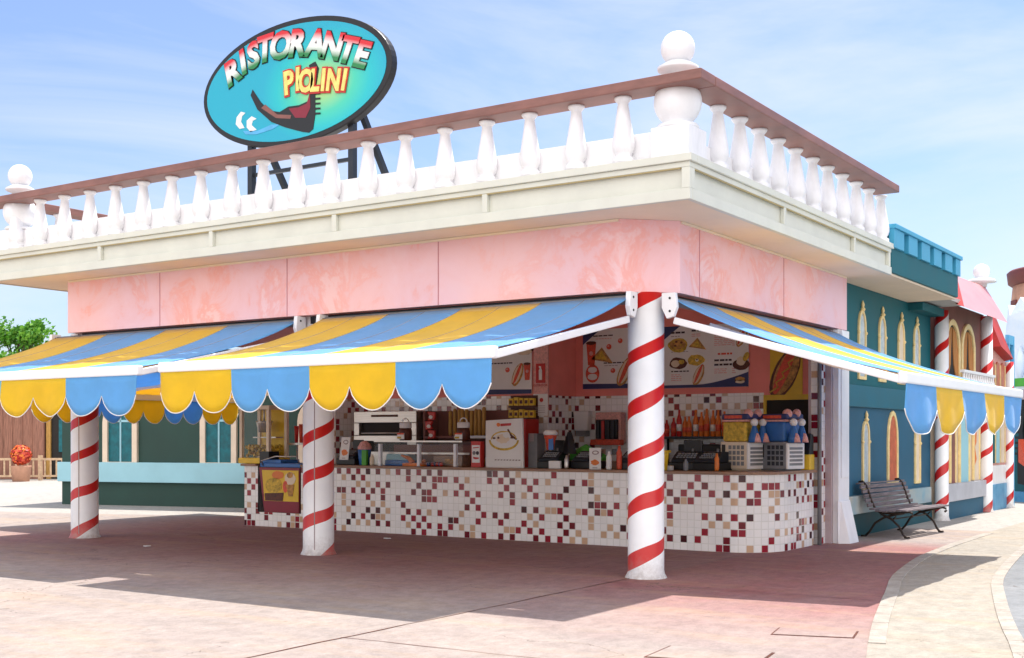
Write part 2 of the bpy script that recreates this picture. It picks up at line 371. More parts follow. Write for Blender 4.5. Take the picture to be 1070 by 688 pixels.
def dup(root, loc, rz=None, label=None):
    r = root.copy(); C.objects.link(r); r.location = loc
    if rz is not None: r.rotation_euler = (0, 0, rz)
    if label: r['label'] = label
    for ch in list(root.children):
        c = ch.copy(); C.objects.link(c); c.parent = r
        for g in ch.children:
            d = g.copy(); C.objects.link(d); d.parent = c
    return r
def ribbon(bm, path, z0, z1, mi=0, uvoff=0.0, flip=False):
    """vertical wall along a plan path with UVs in metres"""
    uv = bm.loops.layers.uv.verify(); s = uvoff
    for (ax, ay), (bx_, by_) in zip(path, path[1:]):
        d = math.hypot(bx_ - ax, by_ - ay)
        v = [bm.verts.new(p) for p in ((ax, ay, z0), (bx_, by_, z0), (bx_, by_, z1), (ax, ay, z1))]
        f = bm.faces.new(v); f.material_index = mi
        for lp, w in zip(f.loops, ((s, z0), (s + d, z0), (s + d, z1), (s, z1))): lp[uv].uv = w
        s += d
def text_mesh(name, body, size, ext, shear=0, off=0, font=None):
    cu = bpy.data.curves.new(name, 'FONT'); cu.body = body; cu.size = size; cu.extrude = ext; cu.shear = shear; cu.offset = off
    cu.align_x = 'CENTER'; cu.align_y = 'CENTER'; cu.resolution_u = 3
    o = bpy.data.objects.new(name, cu); C.objects.link(o)
    dg = bpy.context.evaluated_depsgraph_get(); me = bpy.data.meshes.new_from_object(o.evaluated_get(dg))
    bpy.data.objects.remove(o); bpy.data.curves.remove(cu)
    return me
def add_text(bm, body, size, ext, mtx, mi=0, shear=0, off=0):
    me = text_mesh('t', body, size, ext, shear, off); me.transform(mtx)
    nf = len(bm.faces); bm.from_mesh(me); bm.faces.ensure_lookup_table()
    for f in bm.faces[nf:]: f.material_index = mi
    bpy.data.meshes.remove(me)
STAND = Matrix.Rotation(R(90), 4, 'X')            # text plane -> faces -Y, up = z
def on_y(x, y, z, a=0, sx=1.0): return Matrix.Translation((x, y, z)) @ Matrix.Rotation(-a, 4, 'Y') @ STAND @ Matrix.Diagonal((sx, 1, 1, 1))

# ------------------------------------------------------------------ ground
M['concrete'] = ground_mat('pale_concrete', ((.38, .355, .33), (.43, .405, .37)), None, .4, .2, .12)
M['plaza'] = ground_mat('dyed_shaded_plaza', ((.385, .335, .30), (.32, .285, .265)), (.30, .095, .095), .7, .3, .22, tracks=1)
M['pathc'] = ground_mat('beige_path_concrete', ((.37, .335, .285), (.33, .30, .255)), None, .6, .25, .12, tracks=1)
M['asph'] = ground_mat('asphalt', ((.20, .21, .22), (.26, .27, .28)), None, .8, .5, .2)
M['kerbm'] = ground_mat('kerb_stone', ((.36, .32, .28), (.42, .38, .33)), None, 4, .4, .25)
bm = NB()
S_ = 400
vs = [bm.verts.new(p) for p in ((-S_, -S_, 0), (S_, -S_, 0), (S_, S_, 0), (-S_, S_, 0))]; bm.faces.new(vs)
struct('ground', bm, 'concrete')

def smooth_path(pts, sub=6):
    out = []
    P = [pts[0]] + list(pts) + [pts[-1]]
    for i in range(1, len(P) - 2):
        p0, p1, p2, p3 = [Vector(q) for q in P[i - 1:i + 3]]
        for s in range(sub):
            t = s / sub
            out.append(.5 * ((2 * p1) + (-p0 + p2) * t + (2 * p0 - 5 * p1 + 4 * p2 - p3) * t * t + (-p0 + 3 * p1 - 3 * p2 + p3) * t ** 3))
    out.append(Vector(pts[-1])); return out
k1 = smooth_path([(5.0, -9.0), (4.3, -6.0), (3.54, -3.5), (3.13, -2.05), (2.78, -.66), (2.55, .29), (2.27, 1.41), (2.04, 2.76), (1.86, 4.19), (1.75, 6.2), (1.70, 9)])
k2 = smooth_path([(5.8, -9.0), (5.1, -6.0), (4.42, -2.94), (4.0, -1.37), (3.57, .39), (3.22, 2.02), (2.90, 4.47), (2.62, 7.28), (2.50, 10.0), (2.5, 16)])
bm = NB()
L_ = [(p.x, p.y) for p in k1] + [(1.6, 9), (-9, 9), (-11.5, 4.8), (-16, 3.2), (-40, 3.2), (-40, -30), (8, -30)]
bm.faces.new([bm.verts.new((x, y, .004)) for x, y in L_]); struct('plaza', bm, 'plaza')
def strip(bm, pa, wa, wb, z, ext=None):
    prev = None
    for i, p in enumerate(pa):
        d = (pa[min(i + 1, len(pa) - 1)] - pa[max(0, i - 1)]).normalized(); n = Vector((d.y, -d.x))
        cur = [bm.verts.new((*(p + n * w), z)) for w in (wa, wb)]
        if prev: bm.faces.new((prev[0], prev[1], cur[1], cur[0]))
        prev = cur
bm = NB()
pts = [(p.x, p.y) for p in k1] + [(1.7, 30)] + [(2.5, 30)] + [(p.x, p.y) for p in reversed(k2)]
bm.faces.new([bm.verts.new((x, y, .008)) for x, y in pts]); struct('path', bm, 'pathc')
bm = NB()
pts = [(p.x, p.y) for p in k2] + [(2.5, 30), (14, 60), (60, 60), (60, -30), (8, -30)]
bm.faces.new([bm.verts.new((x, y, .006)) for x, y in pts]); struct('asphalt_road', bm, 'asph')
def kerb(path, w, name):
    """row of kerb stones, each about 0.6 m, with dark joints"""
    bm = NB(); step = .5; acc = 0; cur = path[0]; stones = [cur]; 
    dense = []
    for a, b in zip(path, path[1:]):
        n = max(1, int((b - a).length / .05))
        dense += [a.lerp(b, i / n) for i in range(n)]
    seg = [dense[0]]; l = 0
    for a, b in zip(dense, dense[1:]):
        l += (b - a).length
        if l >= step: seg.append(b); l = 0
    for a, b in zip(seg, seg[1:]):
        d = (b - a).normalized(); n = Vector((d.y, -d.x)); a2 = a + d * .006; b2 = b - d * .006
        z = .018 + random.uniform(-.001, .002)
        q = [(a2), (a2 + n * w), (b2 + n * w), (b2)]
        prism(bm, [(p.x, p.y) for p in q], .001, z)
    o = obj(name, bm, 'kerbm', bevel=.004); o['kind'] = 'structure'
kerb(k1[14:], .13, 'kerb'); kerb([p + Vector((-.02, 0)) for p in k2], .12, 'kerb')
# expansion joints cut in the plaza
bm = NB()
def jline(a, b, w=.022):
    a = Vector(a); b = Vector(b); n = max(1, int((b - a).length / .35)); d = (b - a).normalized(); s = Vector((-d.y, d.x))
    prev = None
    for i in range(n + 1):
        p = a.lerp(b, i / n) + s * random.uniform(-.012, .012); ww = w * random.uniform(.35, 1)
        cur = [bm.verts.new((*(p + s * ww / 2), .0075)), bm.verts.new((*(p - s * ww / 2), .0075))]
        if prev: bm.faces.new((prev[0], prev[1], cur[1], cur[0]))
        prev = cur
jline((-.05, -9), (-.12, 2.9)); jline((-5.5, -9), (-5.5, 2.9), .006)
jline((-.1, -4.9), (3.9, -4.7), .014); jline((-.1, -.62), (2.7, -.5), .012); jline((-5.5, -.7), (-.12, -.6), .010); jline((-20, -4.4), (-5.5, -4.4), .012)
struct('expansion_joints', bm, 'brownf')
# covers
def cover(pts, label, name='manhole_cover', m='plaza', inner=True):
    c = Vector((sum(p[0] for p in pts) / 4, sum(p[1] for p in pts) / 4))
    t = thing(name, label, 'manhole cover' if name == 'manhole_cover' else 'drain', (c.x, c.y, 0))
    bm = NB(); prism(bm, [((p[0] - c.x) * 1.035, (p[1] - c.y) * 1.035) for p in pts], .002, .0085); obj('frame', bm, 'brownf', t)
    bm = NB(); prism(bm, [((p[0] - c.x) * .985, (p[1] - c.y) * .985) for p in pts], .003, .0115); obj('plate', bm, m, t)
    return t
cover([(2.62, -2.93), (3.2, -2.75), (3.13, -2.42), (2.55, -2.58)], 'square recessed cover in the pink pavement close to the curved kerb')
cover([(2.25, -4.35), (3.0, -4.15), (2.93, -3.70), (2.2, -3.85)], 'larger square recessed cover at the bottom edge of the pink pavement')
t = thing('drain_grate', 'dark slotted drain with a white edge in the grey asphalt by the kerb', 'drain', (4.62, -2.45, 0))
bm = NB(); box(bm, -.06, .42, -.26, .26, .004, .014); obj('grate', bm, 'darkmetal', t)
for k in range(5): bm = NB(); box(bm, -.03 + .09 * k, .01 + .09 * k, -.22, .22, .0142, .018); obj('bar', bm, 'grey', t)
bm = NB(); box(bm, -.10, -.062, -.28, .28, .004, .02); obj('edge', bm, 'white', t)
# litter
for x, y, a in ((-5.62, 2.35, .4), (-7.6, -.55, 1.2)):
    bm = NB(); prism(bm, [(x + .06 * math.cos(a), y + .06 * math.sin(a)), (x - .04, y + .03), (x - .05, y - .02), (x + .02, y - .04)], .0085, .02)
    tag(obj('paper_scrap', bm, 'paper'), 'crumpled white scrap on the red floor by the tiled counter' if y > 0 else 'tiny white scrap on the floor near the left striped column', 'litter')

# ------------------------------------------------------------------ restaurant
B = thing('restaurant_building', 'pink corner restaurant with white roof balustrade and red striped columns', 'restaurant')
XL, XR, YF, YB = -10.75, 1.0, -1.0, 5.76
ZS, ZC = 3.92, 4.36
# roof slab with soffit
bm = NB(); box(bm, XL + .04, XR - .04, YF + .04, YB, ZS, ZS + .03); obj('soffit', bm, 'soffit', B)
bm = NB(); box(bm, XL + .08, XR - .08, YF + .08, YB - .01, ZS + .032, ZC - .02); obj('roof', bm, 'roof', B)
# cornice faces: recessed panels, framing, top cap and lower trim
bm = NB()
box(bm, XL + .06, XR - .06, YF + .055, YF + .075, ZS + .031, ZC - .02)
box(bm, XR - .075, XR - .055, YF + .0755, YB, ZS + .031, ZC - .02)
box(bm, XL + .03, XL + .048, YF + .05, YB, ZS + .031, ZC - .02)
obj('cornice_panel', bm, 'cream', B)
bm = NB()
box(bm, XL - .005, XR + .005, YF - .005, YF + .054, ZS - .012, ZS + .10)        # lower trim front
box(bm, XR - .053, XR + .005, YF + .0545, YB + .02, ZS - .012, ZS + .10)
box(bm, XL - .005, XL + .028, YF + .03, YB, ZS - .012, ZS + .10)
box(bm, XL - .03, XR + .03, YF - .03, YF + .12, ZC - .075, ZC)            # cap
box(bm, XR - .12, XR + .03, YF + .121, YB + .05, ZC - .075, ZC)
box(bm, XL - .03, XL + .12, YF + .121, YB, ZC - .075, ZC)
box(bm, XL, XR, YF, YF + .054, ZC - .13, ZC - .076)
box(bm, XR - .053, XR, YF + .0545, YB + .02, ZC - .13, ZC - .076)
for x in (XR - .09, -1.51, -3.72, -5.85, -8.1, XL + .01):
    box(bm, x, x + .09 if x > .5 else x + .07, YF + .001, YF + .054, ZS + .101, ZC - .131)
for y in (YF + .0555, 1.55, 4.1, YB - .08):
    box(bm, XR - .053, XR - .001, y, y + .07, ZS + .101, ZC - .131)
obj('cornice_trim', bm, 'cream', B, bevel=.006)
bm = NB()   # thin ochre bead under the cap
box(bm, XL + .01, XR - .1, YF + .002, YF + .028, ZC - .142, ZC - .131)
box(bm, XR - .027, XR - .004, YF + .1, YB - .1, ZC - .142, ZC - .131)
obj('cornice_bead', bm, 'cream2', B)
# fascia (pink) under the slab
PX0, PX1 = -9.64, .35
fas = [(PX0, 5.7), (PX0, -.35), (-.13, -.35), (.35, .13), (.35, 5.76)]
def offset_prism(path, t, z0, z1, bm, mi=0):
    """thin wall along path, thickness t towards the left of travel"""
    P = [Vector(p) for p in path]; inn = []
    for i, p in enumerate(P):
        d1 = (P[i] - P[i - 1]).normalized() if i else (P[1] - P[0]).normalized()
        d2 = (P[i + 1] - P[i]).normalized() if i < len(P) - 1 else d1
        n1 = Vector((-d1.y, d1.x)); n2 = Vector((-d2.y, d2.x)); n = (n1 + n2).normalized()
        inn.append(p + n * t / max(.3, n.dot(n1)))
    for i in range(len(P) - 1):
        prism(bm, [P[i], P[i + 1], inn[i + 1], inn[i]], z0, z1, mi)
bm = NB(); offset_prism(fas, .14, 3.13, ZS - .002, bm); obj('fascia', bm, 'pink', B)
bm = NB()
for x in (-7.56, -5.08, -2.60): box(bm, x - .007, x + .007, -.354, -.349, 3.132, ZS - .004)
for y in (.63, 3.22): box(bm, .349, .354, y - .007, y + .007, 3.132, ZS - .004)
obj('fascia_joint', bm, 'hoodpink', B)
bm = NB()
box(bm, -9.6, -.15, -.37, -.351, ZS - .03, ZS - .003); box(bm, .351, .37, .15, 5.7, ZS - .03, ZS - .003)
obj('fascia_moulding', bm, 'soffit', B)
# dark strip standing in for the shade in the gap behind the awning boxes
bm = NB(); offset_prism([(-9.5, -.20), (-.07, -.20), (.20, .07), (.20, 5.7)], .10, 3.03, 3.128, bm); obj('gap_shade_strip', bm, 'darkmetal', B)
# columns
def column(parent, x, y, r, h, phase, n=40, seam=True, pitch=.56):
    bm = NB()
    lathe(bm, [(r + .035, 0), (r + .03, .012), (r + .008, .05), (r, .09), (r, h)], 0, 0, n)
    c = obj('column', bm, helix_mat('candy_stripe', pitch, .28, phase), parent); c.location = (x, y, 0)
    if seam:
        bm = NB()
        for a in (-62,): 
            ca, sa = math.cos(R(a)), math.sin(R(a)); tx, ty = -sa * .006, ca * .006
            prism(bm, [((r - .004) * ca - tx, (r - .004) * sa - ty), ((r + .003) * ca - tx, (r + .003) * sa - ty), ((r + .003) * ca + tx, (r + .003) * sa + ty), ((r - .004) * ca + tx, (r - .004) * sa + ty)], .06, h)
        obj('seam', bm, 'textg', c)
    return c
column(B, 0, 0, .20, 3.13, .30, seam=False); column(B, -4.85, 0, .205, 3.13, .95); column(B, -9.70, 0, .205, 3.13, .55)
# balustrade
bal_prof = [(.105, 4.36), (.110, 4.385), (.108, 4.42), (.082, 4.44), (.078, 4.455), (.098, 4.48), (.112, 4.53), (.112, 4.58), (.100, 4.66), (.078, 4.80), (.060, 4.93), (.053, 4.985), (.058, 4.995), (.075, 5.015), (.085, 5.03), (.085, 5.05)]
bm = NB(); lathe(bm, [(r * 1.06, z - 4.36) for r, z in bal_prof], 0, 0, 20)
bal = obj('baluster', bm, 'whitew', B); spots = []
step = .5735
for k in range(19): spots.append((.21 - step * k, -.90))
spots = [s for s in spots if s[0] < .5]
for k in range(11): spots.append((.88, -.05 + step * k))
for k in range(8): spots.append((-10.33, .0 + .6 * k))
for i, (x, y) in enumerate(spots):
    o = bal if i == 0 else bal.copy()
    if i: C.objects.link(o); o.parent = B
    o.location = (x, y, ZC); o.rotation_euler = (random.uniform(-.012, .012), random.uniform(-.012, .012), random.random() * 6); sx_ = random.uniform(.97, 1.03); o.scale = (sx_, sx_, 1)
bm = NB()   # plinth between the balusters
box(bm, -10.70, .72, -.84, -.72, ZC, 4.67); box(bm, .721, .84, -.72, 5.70, ZC, 4.60); box(bm, -10.40, -10.28, -.72, 5.7, ZC, 4.67)
box(bm, .55, .965, -.965, -.52, ZC, 4.675); box(bm, -10.44, -10.02, -.965, -.55, ZC, 4.675)
obj('plinth', bm, 'whitew', B, bevel=.01)
bm = NB()   # hand rail
box(bm, -10.80, 1.17, -1.10, -.76, 5.052, 5.155); obj('hand_rail', bm, 'rail', B, bevel=.012)
bm = NB(); box(bm, .80, 1.17, -.755, 5.60, 5.052, 5.155); obj('hand_rail', bm, 'rail', B, bevel=.012)
bm = NB(); box(bm, -10.50, -10.18, -.755, 5.0, 5.052, 5.155); obj('hand_rail', bm, 'rail', B, bevel=.012)
def finial(x, y, parent, z0=4.675, s=1.0):
    bm = NB(); lathe(bm, [(.21 * s, z0), (.22 * s, z0 + .02), (.20 * s, z0 + .045), (.13 * s, z0 + .06)] + sphere_prof(.245 * s, z0 + .275 * s, 14, -58, 75) + [(.11 * s, z0 + .53 * s)], 0, 0, 32)
    f = obj('finial', bm, 'white', parent); f.location = (x, y, 0)
    bm = NB(); lathe(bm, [(.10 * s, z0 + .50 * s), (.12 * s, z0 + .56 * s), (.205 * s, z0 + .60 * s), (.21 * s, z0 + .63 * s), (.15 * s, z0 + .665 * s), (.13 * s, z0 + .68 * s)], 0, 0, 32); obj('collar', bm, 'white', f)
    bm = NB(); lathe(bm, sphere_prof(.175 * s, z0 + .825 * s, 14), 0, 0, 32); obj('ball', bm, 'white', f)
finial(.75, -.75, B); finial(-10.2, -.78, B)
# --- kitchen walls
def path_wall(path, z0, z1, zt, parent, t=.10):
    """wall: tiles below zt, salmon above; interior faces on the right of travel side"""
    bm = NB(); ribbon(bm, path, z0, zt, 0); o = obj('tiled_wall', bm, 'tile', parent, fix=False)
    bm = NB(); offset_prism(path, t, z0, z1, bm)
    for f in bm.faces:
        pass
    return o
WY = 5.85; WY2 = 4.95
bm = NB(); box(bm, -8.62, -8.5, 4.4, 5.2, 0, 3.9); box(bm, -8.62, -4.36, WY2, WY2 + .12, 0, 3.9); box(bm, -4.48, -4.36, WY2 + .121, WY - .001, 0, 3.9); box(bm, -4.48, .02, WY, WY + .05, 0, 3.9)
obj('wall', bm, 'salmon', B)
bm = NB()
ribbon(bm, [(-8.494, 4.4), (-8.494, WY2 - .006), (-4.354, WY2 - .006), (-4.354, WY - .006), (-.98, WY - .006)], 0, 2.24)
ribbon(bm, [(-.24, WY - .006), (.0, WY - .006)], 0, 2.24, uvoff=.3)
ribbon(bm, [(-8.63, 4.394), (-8.494, 4.394)], 0, 2.24)
obj('wall_tiles', bm, 'tile', B, fix=False)
bm = NB(); box(bm, -4.62, -4.34, WY2 - .03, WY2 - .0065, 2.0, 3.9); obj('pilaster', bm, 'pinkf', B)
# dark doorway with yellow frame
bm = NB(); box(bm, -.93, -.25, WY - .012, WY - .002, 0, 2.12); d = obj('door', bm, 'dark', B)
bm = NB(); box(bm, -.98, -.93, WY - .03, WY - .0, 0, 2.20); box(bm, -.929, -.25, WY - .03, WY, 2.121, 2.20); obj('door_frame', bm, 'yellowp', d)
# tile pier + white flared pier on the right
bm = NB(); ribbon(bm, [(.06, 5.04), (.18, 5.04), (.18, 5.30)], 0, 3.12); obj('tiled_pier', bm, 'tile', B, fix=False)
bm = NB(); box(bm, .02, .178, 5.045, 5.8, 0, 3.12); obj('pier', bm, 'mauve', B)
bm = NB(); box(bm, .18, .27, 5.30, 5.84, 0, 3.12); obj('pier_panel', bm, 'mauve', B)
bm = NB(); box(bm, .271, .36, 5.36, 5.84, 0, 3.12); box(bm, .361, .375, 5.46, 5.76, .95, 3.0)
slab = [(0.361, 5.33), (.52, 5.40), (.52, 5.80), (.361, 5.86)]
a = [bm.verts.new((x, y, 0)) for x, y in slab]; b_ = [bm.verts.new((.361 + (x - .361) * .15, y, .62)) for x, y in slab]
bm.faces.new(a[::-1]); bm.faces.new(b_)
for i in range(4): bm.faces.new((a[i], a[(i + 1) % 4], b_[(i + 1) % 4], b_[i]))
obj('pier_cladding', bm, 'white', B, bevel=.006)
bm = NB(); lathe(bm, [(.03, 0), (.03, 3.03)], .21, 4.98, 12); obj('post', bm, 'grey', B)

# --- counter
CT = thing('service_counter', 'long curved serving counter clad in white, maroon and tan mosaic tiles', 'counter')
arc = [(-.55 + .7 * math.cos(R(a)), 3.9 + .7 * math.sin(R(a))) for a in range(-90, 1, 9)]
front = [(-9.55, 3.85), (-9.55, 3.2), (-9.22, 3.2)]
front2 = [(-8.20, 3.2)] + arc + [(.15, 4.9), (-.45, 4.9)]
bm = NB(); ribbon(bm, front, .0, 1.045, uvoff=.02); ribbon(bm, [(-9.22, 3.2), (-8.20, 3.2)], 0, .25, uvoff=1.0); ribbon(bm, front2, .0, 1.045, uvoff=2.02)
obj('tiled_front', bm, 'tile', CT, fix=False)
bm = NB()
top = [(-8.19, 3.16), (-.55, 3.16)] + [(-.55 + .74 * math.cos(R(a)), 3.9 + .74 * math.sin(R(a))) for a in range(-81, 1, 9)] + [(.19, 4.94), (-.47, 4.94), (-.47, 4.0), (-.65, 3.85), (-8.19, 3.85)]
prism(bm, top, 1.046, 1.085); box(bm, -9.6, -9.23, 3.15, 3.85, 1.046, 1.085)
obj('counter_top', bm, 'wood', CT, bevel=.006)
bm = NB(); box(bm, -8.19, -.75, 3.26, 3.80, .02, 1.04); box(bm, -9.5, -9.23, 3.26, 3.80, 0, 1.04); box(bm, -.55, .1, 4.1, 4.85, .02, 1.04); obj('core', bm, 'grey', CT)

# --- ice cream freezer set in the counter
t = thing('ice_cream_freezer', 'maroon ice cream freezer with a picture of cones set in the tiled counter', 'freezer', (-8.71, 3.2, 0))
bm = NB(); slab_xz(bm, [(-.49, 1.03), (-.36, .25), (.47, .25), (.49, 1.03)], .012, .62); obj('body', bm, M['terradark'], t)
M['maroon'] = mat('maroon_paint', (.24, .01, .03), .35, .1)
bm = NB(); slab_xz(bm, [(-.48, 1.02), (-.35, .26), (.46, .26), (.48, 1.02)], -.006, .011); obj('front_panel', bm, 'maroon', t)
bm = NB(); f = -.012
slab_xz(bm, [(-.40, .98), (-.34, .45), (.46, .45), (.46, .98)], f, -.0065, 0)
slab_xz(bm, blob(-.12, .72, .2, .13), -.018, f - .001, 1); slab_xz(bm, blob(-.02, .90, .14, .07), -.018, f - .001, 2); slab_xz(bm, blob(.27, .84, .13, .11), -.018, f - .001, 3)
slab_xz(bm, blob(.27, .90, .07, .05), -.022, -.019, 4)
slab_xz(bm, [(.17, .74), (.37, .74), (.33, .54), (.24, .54)], -.020, f - .001, 5); slab_xz(bm, [(-.33, .58), (.12, .60), (.10, .455), (-.32, .455)], -.017, f - .001, 6)
slab_xz(bm, blob(.16, .70, .06, .10), -.019, f - .001, 7)
obj('picture', bm, ['yellowp', 'bun2', 'orange', 'creamp', 'bun', 'bun', 'brownf', 'redf'], t)
bm = NB(); box(bm, -.48, .48, .02, .60, 1.03, 1.10); box(bm, -.44, .0, .04, .5, 1.101, 1.16, 1); o = obj('lid', bm, ['bluep', 'bluep'], t, bevel=.01)
bm = NB(); tube(bm, [(-.40, .02, 1.06), (-.40, -.03, 1.14), (-.05, -.03, 1.22), (.40, .0, 1.22), (.44, .04, 1.1)], .012); obj('handle_rail', bm, 'steel', t)
bm = NB(); box(bm, -.52, -.30, .05, .3, 1.09, 1.30); tag(obj('scoop_box', bm, ['black'], t), 'small black box at the freezer end', 'box') if False else obj('box_panel', bm, 'black', t)

# --- popcorn cabinet
t = thing('popcorn_cabinet', 'yellow framed glass snack cabinet on the far left end of the counter', 'display cabinet', (-9.42, 3.55, 1.085))
bm = NB()
for x in (-.36, .30):
    for y in (-.22, .22): box(bm, x, x + .06, y - .03, y + .03, .10, .95)
obj('frame', bm, 'creamp', t)
bm = NB(); box(bm, -.38, .38, -.26, .26, .0, .10); obj('base', bm, 'yellowp', t, bevel=.01)
bm = NB(); box(bm, -.38, .38, -.26, .26, .95, 1.02); obj('top', bm, 'creamp', t, bevel=.01)
bm = NB(); box(bm, -.30, .30, -.235, -.230, .1, .95); obj('glass_pane', bm, 'glass', t)
bm = NB()
for k in range(70):
    lathe(bm, sphere_prof(.035, .13 + random.random() * .18, 4), random.uniform(-.27, .27), random.uniform(-.18, .18), 6, smooth=True)
obj('popcorn', bm, 'bun2', t); t.children[-1]['kind'] = 'stuff'
bm = NB(); lathe(bm, [(.10, .55), (.14, .72), (.15, .75)], 0, 0, 16); tube(bm, [(0, 0, .75), (0, 0, .95)], .015); box(bm, -.28, .28, .0, .18, .45, .47); obj('kettle', bm, 'steel', t)
bm = NB(); box(bm, -.30, .30, .225, .235, .1, .95); obj('back_panel', bm, 'yellowp', t)
# stack of red cups
for k in range(4):
    bm = NB(); lathe(bm, [(.030, 0), (.040, .22 + .03 * (k % 2)), (.042, .30 + .03 * (k % 2))], 0, 0, 12)
    o = obj('paper_cup_stack', bm, M['redf'] if k % 2 else M['red']); o.location = (-9.02 + .11 * k, 3.95, 1.45)
    tag(o, ['leftmost tall red cup stack on the shelf behind the freezer', 'second red cup stack from the left behind the freezer', 'third red cup stack from the left behind the freezer', 'rightmost red cup stack on the shelf beside the left column'][k], 'cups', 'red cup stacks behind the freezer')
bm = NB(); box(bm, -9.12, -8.55, 3.85, 4.1, 1.41, 1.448); tube(bm, [(-9.05, 4.0, .0), (-9.05, 4.0, 1.41)], .015); tube(bm, [(-8.6, 4.0, 0), (-8.6, 4.0, 1.41)], .015)
tag(obj('cup_shelf', bm, 'steel'), 'steel shelf on two legs carrying the red cup stacks', 'shelf')

# --- ovens along the back
t = thing('oven', 'wide stainless deck oven with two dark openings against the tiled wall', 'oven', (-7.35, 4.60, 0))
bm = NB()
for z0, z1 in ((1.02, 1.30), (1.48, 1.58), (1.80, 2.0)): box(bm, -.70, .70, -.22, .30, z0, z1)
for x0, x1 in ((-.70, -.58), (.50, .70)):
    for z0, z1 in ((1.301, 1.479), (1.581, 1.799)): box(bm, x0, x1, -.22, .30, z0, z1)
obj('casing', bm, 'steel', t, bevel=.008)
bm = NB(); box(bm, -.58, .50, -.12, .29, 1.301, 1.479); obj('opening', bm, 'dark', t); bm = NB(); box(bm, -.58, .50, -.14, .29, 1.581, 1.799); obj('opening', bm, 'dark', t)
bm = NB(); tube(bm, [(-.5, -.25, 1.62), (.42, -.25, 1.62)], .014); obj('handle', bm, 'steel', t)
bm = NB(); box(bm, -.66, .66, -.20, .28, 0, 1.019); obj('stand', bm, 'darkmetal', t)
bm = NB(); box(bm, -.3, .3, -.224, -.2205, 1.9, 1.94); obj('control_strip', bm, 'brownf', t)
# dark shelving between oven and bread
t = thing('back_shelving', 'dark brown shelving unit along the back wall beside the oven', 'shelving', (-5.6, 4.68, 0))
bm = NB(); box(bm, -.98, .95, .18, .22, .0, 2.0); box(bm, -.98, -.94, -.2, .18, 0, 2.0)
for z in (.5, 1.05, 1.53): box(bm, -.94, .95, -.22, .18, z, z + .04)
obj('frame', bm, 'brownwall', t)
bm = NB(); box(bm, -.3, .95, -.235, -.221, 1.53, 1.575); obj('shelf_edge', bm, 'white', t)
for k in range(9):
    x = -6.08 + .086 * k; h = random.uniform(.40, .48)
    bm = NB(); lathe(bm, [(.02, 0), (.033, .03), (.033, h - .03), (.02, h)], 0, 0, 10)
    o = obj('baguette', bm, 'tan'); o.location = (x, 4.60 + random.uniform(-.02, .02), 1.575); o.rotation_euler = (random.uniform(-.02, .02), random.uniform(-.03, .03), 0)
    tag(o, 'long golden baguette standing upright in the row on the back shelf', 'bread', 'row of baguettes on the back shelf')
t = thing('snack_bag_strip', 'red strip of three hanging snack bags left of the baguettes', 'snack bags', (-6.36, 4.40, 1.52))
for k in range(3):
    bm = NB(); a = .12 * (-1) ** k
    slab_xz(bm, [(-.075, 0), (.075, .01), (.06 + a * .2, .07), (.08, .145), (-.08, .15), (-.06 + a * .2, .08)], -.02, .02); o = obj('bag', bm, 'red', t, bevel=.012); o.location = (.02 * (-1) ** k, 0, .155 * k)
    bm = NB(); slab_xz(bm, blob(.0, .06, .04, .03), -.026, -.021); obj('bag_print', bm, 'paper', o)

# --- things on the counter
t = thing('card_sign', 'small tilted white card with a fish picture on the left black terminal', 'sign', (-7.44, 3.42, 1.17), .1)
def food_card(t, w, h, fcol='orange', a=0):
    bm = NB(); slab_xz(bm, [(-w / 2, 0), (w / 2, 0), (w / 2 + a, h), (-w / 2 + a, h)], 0, .006); obj('card', bm, 'paper', t)
    bm = NB(); slab_xz(bm, blob(a * .4, h * .32, w * .36, h * .13, j=.15), -.004, -.001, 0); slab_xz(bm, blob(a * .8 + w * .05, h * .78, w * .3, h * .10, 14), -.004, -.001, 1)
    slab_xz(bm, blob(a * .8 + w * .05, h * .78, w * .2, h * .055, 14), -.006, -.0041, 2); slab_xz(bm, [(-w * .2, h * .06), (w * .2, h * .06), (w * .2, h * .09), (-w * .2, h * .09)], -.004, -.001, 1)
    obj('print', bm, [fcol, 'textg', 'paper'], t)
food_card(t, .18, .38, 'orange', .05)
t = thing('card_sign', 'small upright white card with a roast picture right of the green bag', 'sign', (-2.53, 3.30, 1.085), -.15); food_card(t, .21, .31, 'orange')
def register(loc, rz, label, s=1.0, screen=True):
    t = thing('cash_register', label, 'cash register', loc, rz)
    bm = NB(); box(bm, -.25 * s, .25 * s, -.16, .26, 0, .11); obj('drawer', bm, 'black', t, bevel=.012)
    bm = NB(); slab_yz(bm, [(-.15, .111), (.22, .111), (.22, .26), (.08, .26), (-.14, .15)], -.22 * s, .2 * s); obj('body', bm, 'darkmetal', t, bevel=.012)
    if screen:
        bm = NB(); box(bm, -.14 * s, .14 * s, .16, .20, .24, .42); sc_ = obj('screen', bm, 'black', t, bevel=.01)
        bm = NB(); box(bm, -.12 * s, .12 * s, .2005, .203, .26, .40); obj('screen_face', bm, 'grey', sc_)
    bm = NB(); tube(bm, [(0, .15, .2), (0, .17, .3)], .02); obj('stem', bm, 'grey', t)
    bm = NB()
    for i in range(6):
        for j in range(3): box(bm, (-.16 + i * .05) * s, (-.125 + i * .05) * s, -.1 + j * .05, -.065 + j * .05, .155 + j * .025, .19 + j * .025)
    obj('keys', bm, 'grey', t)
    return t
register((-7.42, 3.60, 1.085), 0, 'black terminal near the second striped column behind the fish card', .8)
register((-3.38, 3.52, 1.085), .1, 'black cash register right of the white poster with a cup on top', .75)
register((-2.86, 3.62, 1.085), -.1, 'black cash register between the foamy cup and the green bag', .7, False)
register((-1.28, 3.80, 1.085), .1, 'large black cash register right of the front striped column', 1.0)
